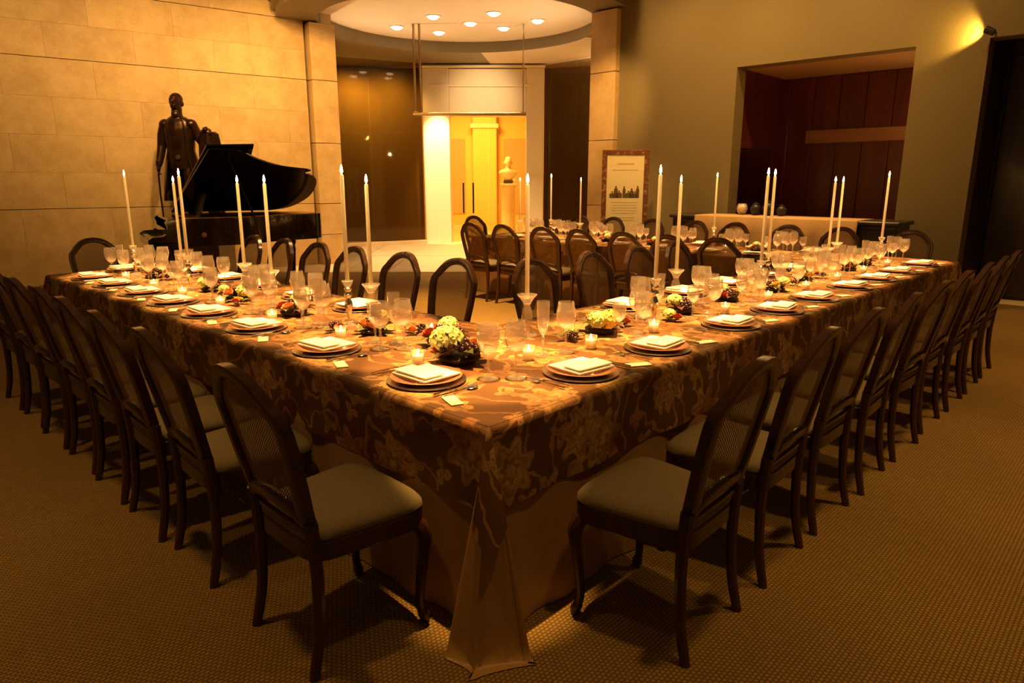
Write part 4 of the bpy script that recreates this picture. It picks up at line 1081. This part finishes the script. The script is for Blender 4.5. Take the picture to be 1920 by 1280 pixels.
# lid hinged on the straight far side
OPEN = R(33)
LM = Matrix.Translation((0, BW, ZT_+.015)) @ Matrix.Rotation(-OPEN, 4, 'X') @ Matrix.Translation((0, -BW, 0))
MB().prism([(x, y-0.01) for x, y in outline(0.80)[:-1]] + [(0.42, BW-.01)], 0.0, 0.022, LM).build('lid', M['piano'], gp, angle=50)
FM = LM @ Matrix.Translation((0.80, 0, 0.045)) @ Matrix.Rotation(R(-3), 4, 'Y') 
MB().prism([(-0.02, -0.02), (0.55, -0.02), (0.52, BW-.02), (-0.36, BW-.02)], 0.0, 0.02, FM).build('folded_lid_flap', M['piano'], gp, angle=30)
pp = LM @ Vector((1.05, 0.18, 0)); MB().tube([(1.25, 0.10, ZT_), tuple(pp)], 0.013, 8).build('lid_prop', M['piano'], gp)
for lx, ly in ((0.30, 0.14), (0.30, BW-0.14), (PLEN-0.42, 0.92)):
    MB().lathe([(0.085, ZB), (0.085, ZB-.08), (0.065, ZB-.12), (0.075, ZB-.16), (0.045, 0.12), (0.050, 0.09), (0.03, 0.075)], 8, c=(lx, ly, 0)).build('leg', M['piano'], gp, angle=20)
    MB().lathe([(0.001,0),(0.022,0.004),(0.030,0.03),(0.022,0.058),(0.014,0.08)], 12, c=(lx, ly, 0)).build('caster', M['brass'], gp)
MB().bbox((0.42, BW/2-.13, 0.10), (0.47, BW/2+.13, 0.15), 0.01).tube([(0.445, BW/2-.09, 0.14), (0.445, BW/2-.05, ZB)], 0.014, 6).tube([(0.445, BW/2+.09, 0.14), (0.445, BW/2+.05, ZB)], 0.014, 6).build('pedal_lyre', M['piano'], gp)
for s_ in (-1, 0, 1): MB().bbox((0.33, BW/2+s_*.07-.012, 0.10), (0.425, BW/2+s_*.07+.012, 0.112), 0.004).build('pedal', M['brass'], gp)
MB().lathe([(0.001,0),(0.028,0.0),(0.030,0.003),(0.001,0.004)], 14, Matrix.Translation((0.62, -0.001, 0.86)) @ Matrix.Rotation(R(90), 4, 'X')).build('side_emblem', M['steel'], gp)

# ------------------------------------------------------------------ bronze statue on plinth behind the piano
sq = P(345, 337, 10.75); ST = Vector((sq.x, sq.y, 0)); SB = 0.76
pl = empty('statue_plinth', ST, ROT, 'dark marble plinth under the bronze statue, mostly behind the piano', 'plinth')
MB().bbox((-0.50, -0.36, 0), (0.62, 0.36, 0.10), 0.012).build('base', M['ped'], pl, angle=30)
MB().bbox((-0.44, -0.31, 0.10), (0.56, 0.31, SB-.08), 0.008).build('shaft', M['ped'], pl, angle=30)
MB().bbox((-0.49, -0.35, SB-.08), (0.61, 0.35, SB), 0.02).build('cap', M['ped'], pl, angle=30)
st = empty('bronze_statue', ST + Vector((0,0,SB+.003)), ROT, 'dark bronze statue of a standing man in a long coat behind the piano', 'statue')
st.scale = (1.06,)*3
def lp(x, y, z): return Vector((x, y, z))
b = MB()   # one continuous figure, fused by a voxel remesh
def limb(pts, rad, sq=None): b.tube([lp(*p) for p in pts], rad, 12, True, sq)
limb([(-0.10,-0.02,0.0),(-0.10,0.02,0.10),(-0.105,0.0,0.30),(-0.105,-0.02,0.50),(-0.10,0.0,0.75),(-0.085,0.01,0.98)], [0.045,0.048,0.062,0.055,0.080,0.100])   # standing leg
limb([(0.13,-0.16,0.0),(0.13,-0.09,0.10),(0.125,-0.08,0.30),(0.12,-0.10,0.50),(0.105,-0.05,0.75),(0.085,0.01,0.98)], [0.045,0.048,0.062,0.055,0.080,0.100])
for s_, y0 in ((-0.10, -0.02), (0.13, -0.16)): b.ball((s_, y0-0.08, 0.035), (0.048, 0.135, 0.038), 12, 6); b.ball((s_, y0-0.16, 0.07), (0.02, 0.02, 0.02), 8, 5)
b.loft([[lp(rx*cos(2*pi*j/16)+ox, ry*sin(2*pi*j/16)+oy, z) for j in range(16)] for rx, ry, ox, oy, z in ((0.165,0.115,0,0,0.90),(0.170,0.120,0,0,1.00),(0.160,0.112,0,-.01,1.12),(0.178,0.120,0,-.012,1.26),(0.198,0.122,0,-.005,1.40),(0.190,0.105,0,0,1.50),(0.110,0.075,0,0,1.565),(0.062,0.062,0,-.01,1.60))])
limb([(0,0.0,1.54),(0,-.010,1.70)], [0.080,0.068])
b.ball((0,-0.060,1.60), (0.058,0.042,0.058), 12, 8)
for s_ in (-1, 1): b.ball((s_*0.178,0,1.470), (0.088,0.085,0.078), 14, 10)
b.ball((0,-0.025,1.775), (0.076,0.095,0.112), 16, 12); b.ball((0,-0.06,1.715), (0.056,0.060,0.055), 12, 8)
b.ball((0,-0.125,1.765), (0.013,0.022,0.026), 8, 6); b.ball((0,-0.105,1.795), (0.052,0.020,0.012), 10, 6); b.ball((0,-0.112,1.722), (0.024,0.012,0.010), 8, 6)
for s_ in (-1, 1): b.ball((s_*0.078,-0.015,1.765), (0.012,0.020,0.030), 8, 6)
# right arm hangs to the cane (viewer's left); left arm bends to the column
limb([(-0.185,0,1.47),(-0.235,0.0,1.33),(-0.262,0.0,1.18),(-0.275,-0.04,1.05),(-0.290,-0.085,0.93),(-0.292,-0.10,0.90)], [0.076,0.072,0.064,0.056,0.044,0.036])
limb([(0.185,0,1.47),(0.235,0.03,1.35),(0.285,0.03,1.25),(0.340,-0.02,1.30),(0.385,-0.06,1.385)], [0.076,0.072,0.062,0.054,0.040])
def hand(c, d, spread, curl):   # palm and five fingers
    c = lp(*c); d = lp(*d).normalized(); sd = lp(*spread).normalized(); nn = lp(*curl).normalized()
    b.ball(c, 0.030, 10, 6); b.ball(c + d*0.03, 0.032, 10, 6)
    for k, l_ in enumerate((0.055, 0.068, 0.064, 0.050)):
        r0 = c + d*0.05 + sd*(k-1.5)*0.019
        b.tube([r0, r0 + d*l_*0.5 + nn*0.008, r0 + d*l_*0.8 + nn*0.028, r0 + d*l_*0.85 + nn*0.045], [0.0105,0.010,0.009,0.008], 7)
    r0 = c + d*0.015 - sd*0.03
    b.tube([r0, r0 - sd*0.022 + d*0.02 + nn*0.012, r0 - sd*0.018 + d*0.045 + nn*0.026], [0.012,0.011,0.009], 7)
hand((-0.292,-0.105,0.885), (0,-0.35,-1), (0,1,-0.2), (1,0,0))
hand((0.400,-0.085,1.405), (1,-0.35,0.05), (0.2,1,0), (0,0,-1))
b.v = [(x, y, max(z, 0.022)) for x, y, z in b.v]
body = b.build('figure', M['bronze'], st)
rmod = body.modifiers.new('fuse', 'REMESH'); rmod.mode = 'VOXEL'; rmod.voxel_size = 0.0095; rmod.use_smooth_shade = True
smd = body.modifiers.new('soften', 'SMOOTH'); smd.factor = 0.5; smd.iterations = 2
# clothing
coat = MB()
rows_c = []
for z, rx, ry, op in ((1.575,0.105,0.090,0.50),(1.545,0.150,0.105,0.52),(1.50,0.196,0.122,0.55),(1.40,0.215,0.142,0.55),(1.26,0.204,0.146,0.62),(1.12,0.190,0.140,0.66),(0.98,0.215,0.165,0.75),(0.80,0.245,0.20,0.85),(0.60,0.27,0.225,0.95),(0.42,0.285,0.235,1.0)):
    ring = []
    for j in range(33):
        a = -pi/2 + op + (2*pi-2*op)*j/32
        fold = 1 + (0.05*sin(9*a+z*3) if z < 1.0 else 0.012*sin(7*a))
        ring.append(lp(rx*fold*cos(a), ry*fold*sin(a)+0.01, z))
    rows_c.append(ring)
coat.loft(rows_c, False, False, False)
co = coat.build('coat', M['bronze'], st); so = co.modifiers.new('t', 'SOLIDIFY'); so.thickness = 0.014
MB().loft([[lp(rx*cos(2*pi*j/20), ry*sin(2*pi*j/20)-.012, z) for j in range(20)] for rx, ry, z in ((0.175,0.128,0.86),(0.182,0.132,0.95),(0.176,0.128,1.05),(0.170,0.124,1.12))], True, False, False).build('waistcoat', M['bronze'], st)
MB().lathe([(0.001,0),(0.030,0.0),(0.034,0.006),(0.030,0.012),(0.001,0.014)], 12, Matrix.Translation((0.02,-0.152,1.02)) @ Matrix.Rotation(R(90), 4, 'X')).build('buckle', M['brass'], st)
hb_ = MB(); hb_.ball((0,0.020,1.812), (0.085,0.098,0.088), 14, 10)
for s_ in (-1, 1): hb_.ball((s_*0.074,0.022,1.752), (0.022,0.042,0.040), 10, 8)
hb_.tube([(0,0.085,1.76),(0,0.105,1.68),(0,0.10,1.58)], [0.035,0.030,0.018], 8)
hr = hb_.build('hair', M['bronze'], body)
MB().tube([(-0.288,-0.13,0.96),(-0.285,-0.15,0.5),(-0.26,-0.17,0.006)], [0.014,0.013,0.011], 8).ball((-0.288,-0.13,0.965), 0.022, 10, 6).build('walking_cane', M['bronze'], st)
cs = MB()
for j in range(9):
    a = 2*pi*j/9; cs.tube([(0.42+0.085*cos(a), 0.02+0.085*sin(a), 0.0), (0.42+0.080*cos(a), 0.02+0.080*sin(a), 1.36)], 0.033, 8)
cs.build('fluted_support', M['bronze'], st)
dr = MB()
prof = []
for z, r_ in ((1.375,0.02),(1.372,0.09),(1.345,0.125),(1.22,0.140),(1.05,0.150),(0.86,0.158)):
    prof.append([lp(0.42 + r_*(1+0.10*sin(5*a+z*2))*cos(a), 0.02 + r_*(1+0.10*sin(5*a+z*2))*sin(a), z - (0.05*sin(2*a) if z < 0.9 else 0)) for a in [2*pi*j/28 for j in range(28)]])
dr.loft(prof, True, True, False)
do = dr.build('draped_cloak', M['bronze'], st); so = do.modifiers.new('t', 'SOLIDIFY'); so.thickness = 0.012

# ------------------------------------------------------------------ bust on pedestal in the bright room
bq = W(LX(953,19.6), 19.6, 0)
bp_ = empty('bust_pedestal', bq, ROT, 'tall cream pedestal in the bright yellow room', 'pedestal')
PH = 1.42
MB().bbox((-0.24,-0.24,0), (0.24,0.24,0.10), 0.01).build('base', M['marble'], bp_, angle=30)
MB().lathe([(0.215,0.10),(0.200,0.14),(0.19,0.16),(0.185,PH-.14),(0.20,PH-.12),(0.215,PH-.06)], 20).build('shaft', M['marble'], bp_)
MB().bbox((-0.23,-0.23,PH-.06), (0.23,0.23,PH), 0.008).build('cap', M['marble'], bp_, angle=30)
bu = empty('portrait_bust', bq + Vector((0,0,PH)), ROT, 'cream marble portrait bust on the pedestal beyond the glass doors', 'bust')
MB().bbox((-0.13,-0.11,0), (0.13,0.11,0.10), 0.015).build('socle', M['plate_black'], bu, angle=30)
hb2 = MB()
hb2.loft([[lp(rx*cos(2*pi*j/16), ry*sin(2*pi*j/16), z) for j in range(16)] for rx, ry, z in ((0.08,0.07,0.09),(0.11,0.085,0.13),(0.22,0.12,0.22),(0.27,0.13,0.30),(0.22,0.115,0.36),(0.09,0.08,0.40),(0.065,0.065,0.46))])
hb2.ball((0,-0.02,0.58), (0.088,0.110,0.130), 16, 12); hb2.ball((0,-0.06,0.52), (0.062,0.065,0.06), 12, 8); hb2.ball((0,-0.135,0.57), (0.015,0.025,0.03), 8, 6); hb2.ball((0,-0.11,0.605), (0.06,0.02,0.014), 8, 6)
for s_ in (-1, 1): hb2.ball((s_*0.09,0,0.57), (0.014,0.022,0.034), 8, 6)
hm = hb2.build('head_and_shoulders', M['marble'], bu)
rmod = hm.modifiers.new('fuse', 'REMESH'); rmod.mode = 'VOXEL'; rmod.voxel_size = 0.014; rmod.use_smooth_shade = True
hh2 = MB(); hh2.ball((0,0.008,0.61), (0.098,0.118,0.118), 14, 10)
for s_ in (-1, 1): hh2.ball((s_*0.092,0.03,0.55), (0.03,0.05,0.05), 10, 6)
hh2.build('hair', M['marble'], bu)

# ------------------------------------------------------------------ framed poster on a floor stand by the pillar
pq = P(1172, 337, 10.75)
lq = P(1110, 337, 9.2); lp_ = P(1132, 337, 11.6); light('SPOT', 'pillar_fill', (lq.x, lq.y, 4.4), 190, WARM, (lp_.x, lp_.y, 2.7), 0.08, 34, 1.0)  # unseen spot added to brighten the right pillar
light('SPOT', 'counter_fill', (6.7, 2.4, 5.0), 150, WARM, (7.6, 2.4, 0.8), 0.08, 46, 1.0)  # spot added overhead to lift the ochre counter cloth
lq = P(1172, 337, 9.3); light('SPOT', 'poster_fill', (lq.x, lq.y, 4.6), 120, WARM, (pq.x, pq.y, 1.4), 0.05, 30, 0.8)  # added spot so the poster sheet comes out bright
po = empty('poster_stand', (pq.x, pq.y, 0), ROT, 'tall poster in a mottled brown frame standing before the stone pillar', 'poster stand')
pwid, ptop, pbot = 0.355, 1.96, 0.42
fw_ = 0.075
MB().bbox((-pwid,-0.02,pbot),(-pwid+fw_,0.02,ptop),0.006).build('frame_stile', M['frame'], po, angle=30)
MB().bbox((pwid-fw_,-0.02,pbot),(pwid,0.02,ptop),0.006).build('frame_stile', M['frame'], po, angle=30)
MB().bbox((-pwid+fw_,-0.019,ptop-fw_),(pwid-fw_,0.019,ptop-.001),0.006).build('frame_rail', M['frame'], po, angle=30)
MB().bbox((-pwid+fw_,-0.019,pbot+.001),(pwid-fw_,0.019,pbot+fw_),0.006).build('frame_rail', M['frame'], po, angle=30)
sh = MB().box((-pwid+fw_-.005,-0.008,pbot+fw_-.005),(pwid-fw_+.005,0.008,ptop-fw_+.005)).build('printed_sheet', M['paper'], po, smooth=False)
yy = -0.0095
for z, a, h in ((1.745,0.13,0.022),(1.66,0.20,0.010),(1.18,0.20,0.008),(1.14,0.19,0.008),(1.10,0.20,0.008),(1.06,0.20,0.008),(1.02,0.18,0.008),(0.95,0.16,0.010),(0.91,0.14,0.010)):
    MB().box((-a, yy, z), (a, yy+.001, z+h)).build('faint_text_line', M['faint'], sh, smooth=False)
pk = MB()
def sil(pts): pk.loft([[lp(x, yy, z) for x, z in pts], [lp(x, yy+.001, z) for x, z in pts]], True, True, True)
base_z = 1.25
for x, h, w2 in ((-0.19,.075,.042), (-0.135,.155,.030), (-0.085,.085,.044), (-0.01,.150,.022), (0.055,.080,.042), (0.105,.120,.030), (0.155,.075,.040), (0.195,.155,.024)):
    h *= 1.4
    sil([(x-w2, base_z), (x-w2*1.05, base_z+h*.5), (x-w2*.7, base_z+h*.68), (x+w2*.7, base_z+h*.68), (x+w2*1.05, base_z+h*.5), (x+w2, base_z)])
    sil([(x + .013*cos(2*pi*k/8), base_z+h*.68+.017 + .016*sin(2*pi*k/8)) for k in range(8)])
pk.build('printed_picture', M['ink'], sh, smooth=False)
MB().tube([(0,0.03,0.03),(0,0.03,1.5)], 0.018, 8).build('post', M['black'], po)
MB().bbox((-0.26,-0.17,0),(0.26,0.23,0.03),0.01).build('base', M['black'], po)

# ------------------------------------------------------------------ counter before the niche
CX0, CX1 = 7.45, 8.05
ct = empty('serving_counter', (CX0, 0.85, 0), 0, 'long dark wood counter under the niche', 'counter')
cl_ = 3.88 - 0.85; CZ = 1.04
MB().bbox((0.04, 0.04, 0.08), (CX1-CX0, cl_-.04, CZ-.05), 0.008).build('carcass', M['darkwood'], ct, angle=30)
MB().bbox((0.0, 0.0, CZ-.05), (CX1-CX0+.02, cl_, CZ), 0.012).build('counter_top', M['darkwood'], ct, angle=30)
MB().bbox((0.07, 0.07, 0.0), (CX1-CX0-.02, cl_-.07, 0.08), 0.004).build('kick_base', M['darkwood'], ct, angle=30)
for i in range(6):
    y0 = 0.06 + i*(cl_-.12)/6
    MB().bbox((0.024, y0+.02, 0.14), (0.041, y0+(cl_-.12)/6-.02, CZ-.10), 0.006).build('front_panel', M['darkwood'], ct, angle=30)
oc = MB(); oy0, oy1 = 1.30, 3.46; n = 90; zt = CZ + .004
rg = []
for x, z, am in ((CX1-.02, zt, 0), (CX0-.008, zt, 0), (CX0-.016, zt-.012, 0), (CX0-.022, zt-.2, .006), (CX0-.03, zt-.5, .012), (CX0-.035, 0.02, .016)):
    rg.append([Vector((x - am*(1+sin(j*0.55)+0.6*sin(j*0.23+1)), oy0 + (oy1-oy0)*j/n, z)) for j in range(n+1)])
oc.loft(rg, False, False, False)
oco = oc.build('counter_cloth', M['ochre'], angle=80); tag(oco, 'plain ochre cloth covering the middle of the niche counter', 'cloth')
sm = oco.modifiers.new('t', 'SOLIDIFY'); sm.thickness = 0.003; sm.offset = -1
# things on the back edge of the counter
zc = CZ + 0.0075
bw1 = empty('glass_bowl', (7.88, 2.98, zc), 0, 'pale round glass bowl at the end of the ochre counter cloth', 'bowl')
MB().lathe([(0.03,0),(0.032,0.006),(0.060,0.03),(0.078,0.08),(0.066,0.13),(0.050,0.150),(0.047,0.150),(0.062,0.13),(0.074,0.08),(0.055,0.032),(0.001,0.02)], 20).build('bowl', M['glass'], bw1)
MB().ball((0,0,0.085), (0.058,0.058,0.052), 14, 8).build('filling', M['china'], bw1)
for i, (y, r_, h_, lb) in enumerate(((2.78, 0.075, 0.17, 'dark round pot on the counter beside the pale glass bowl'), (2.60, 0.085, 0.20, 'tallest dark round pot on the niche counter'), (2.42, 0.07, 0.15, 'dark round pot on the counter farthest from the glass bowl'))):
    e = empty('dark_pot', (7.88, y, zc), 0, lb, 'pot', 'dark pots on the counter')
    MB().lathe([(r_*.55,0),(r_*.6,0.006),(r_,h_*.35),(r_*.95,h_*.6),(r_*.6,h_*.8),(r_*.62,h_*.86),(r_*.5,h_*.86)], 18).build('body', M['black'], e)
    MB().lathe([(r_*.62,h_*.862),(r_*.60,h_*.90),(r_*.25,h_*.96),(0.012,h_*.98),(0.014,h_*1.04),(0.001,h_*1.06)], 18).build('lid', M['black'], e)
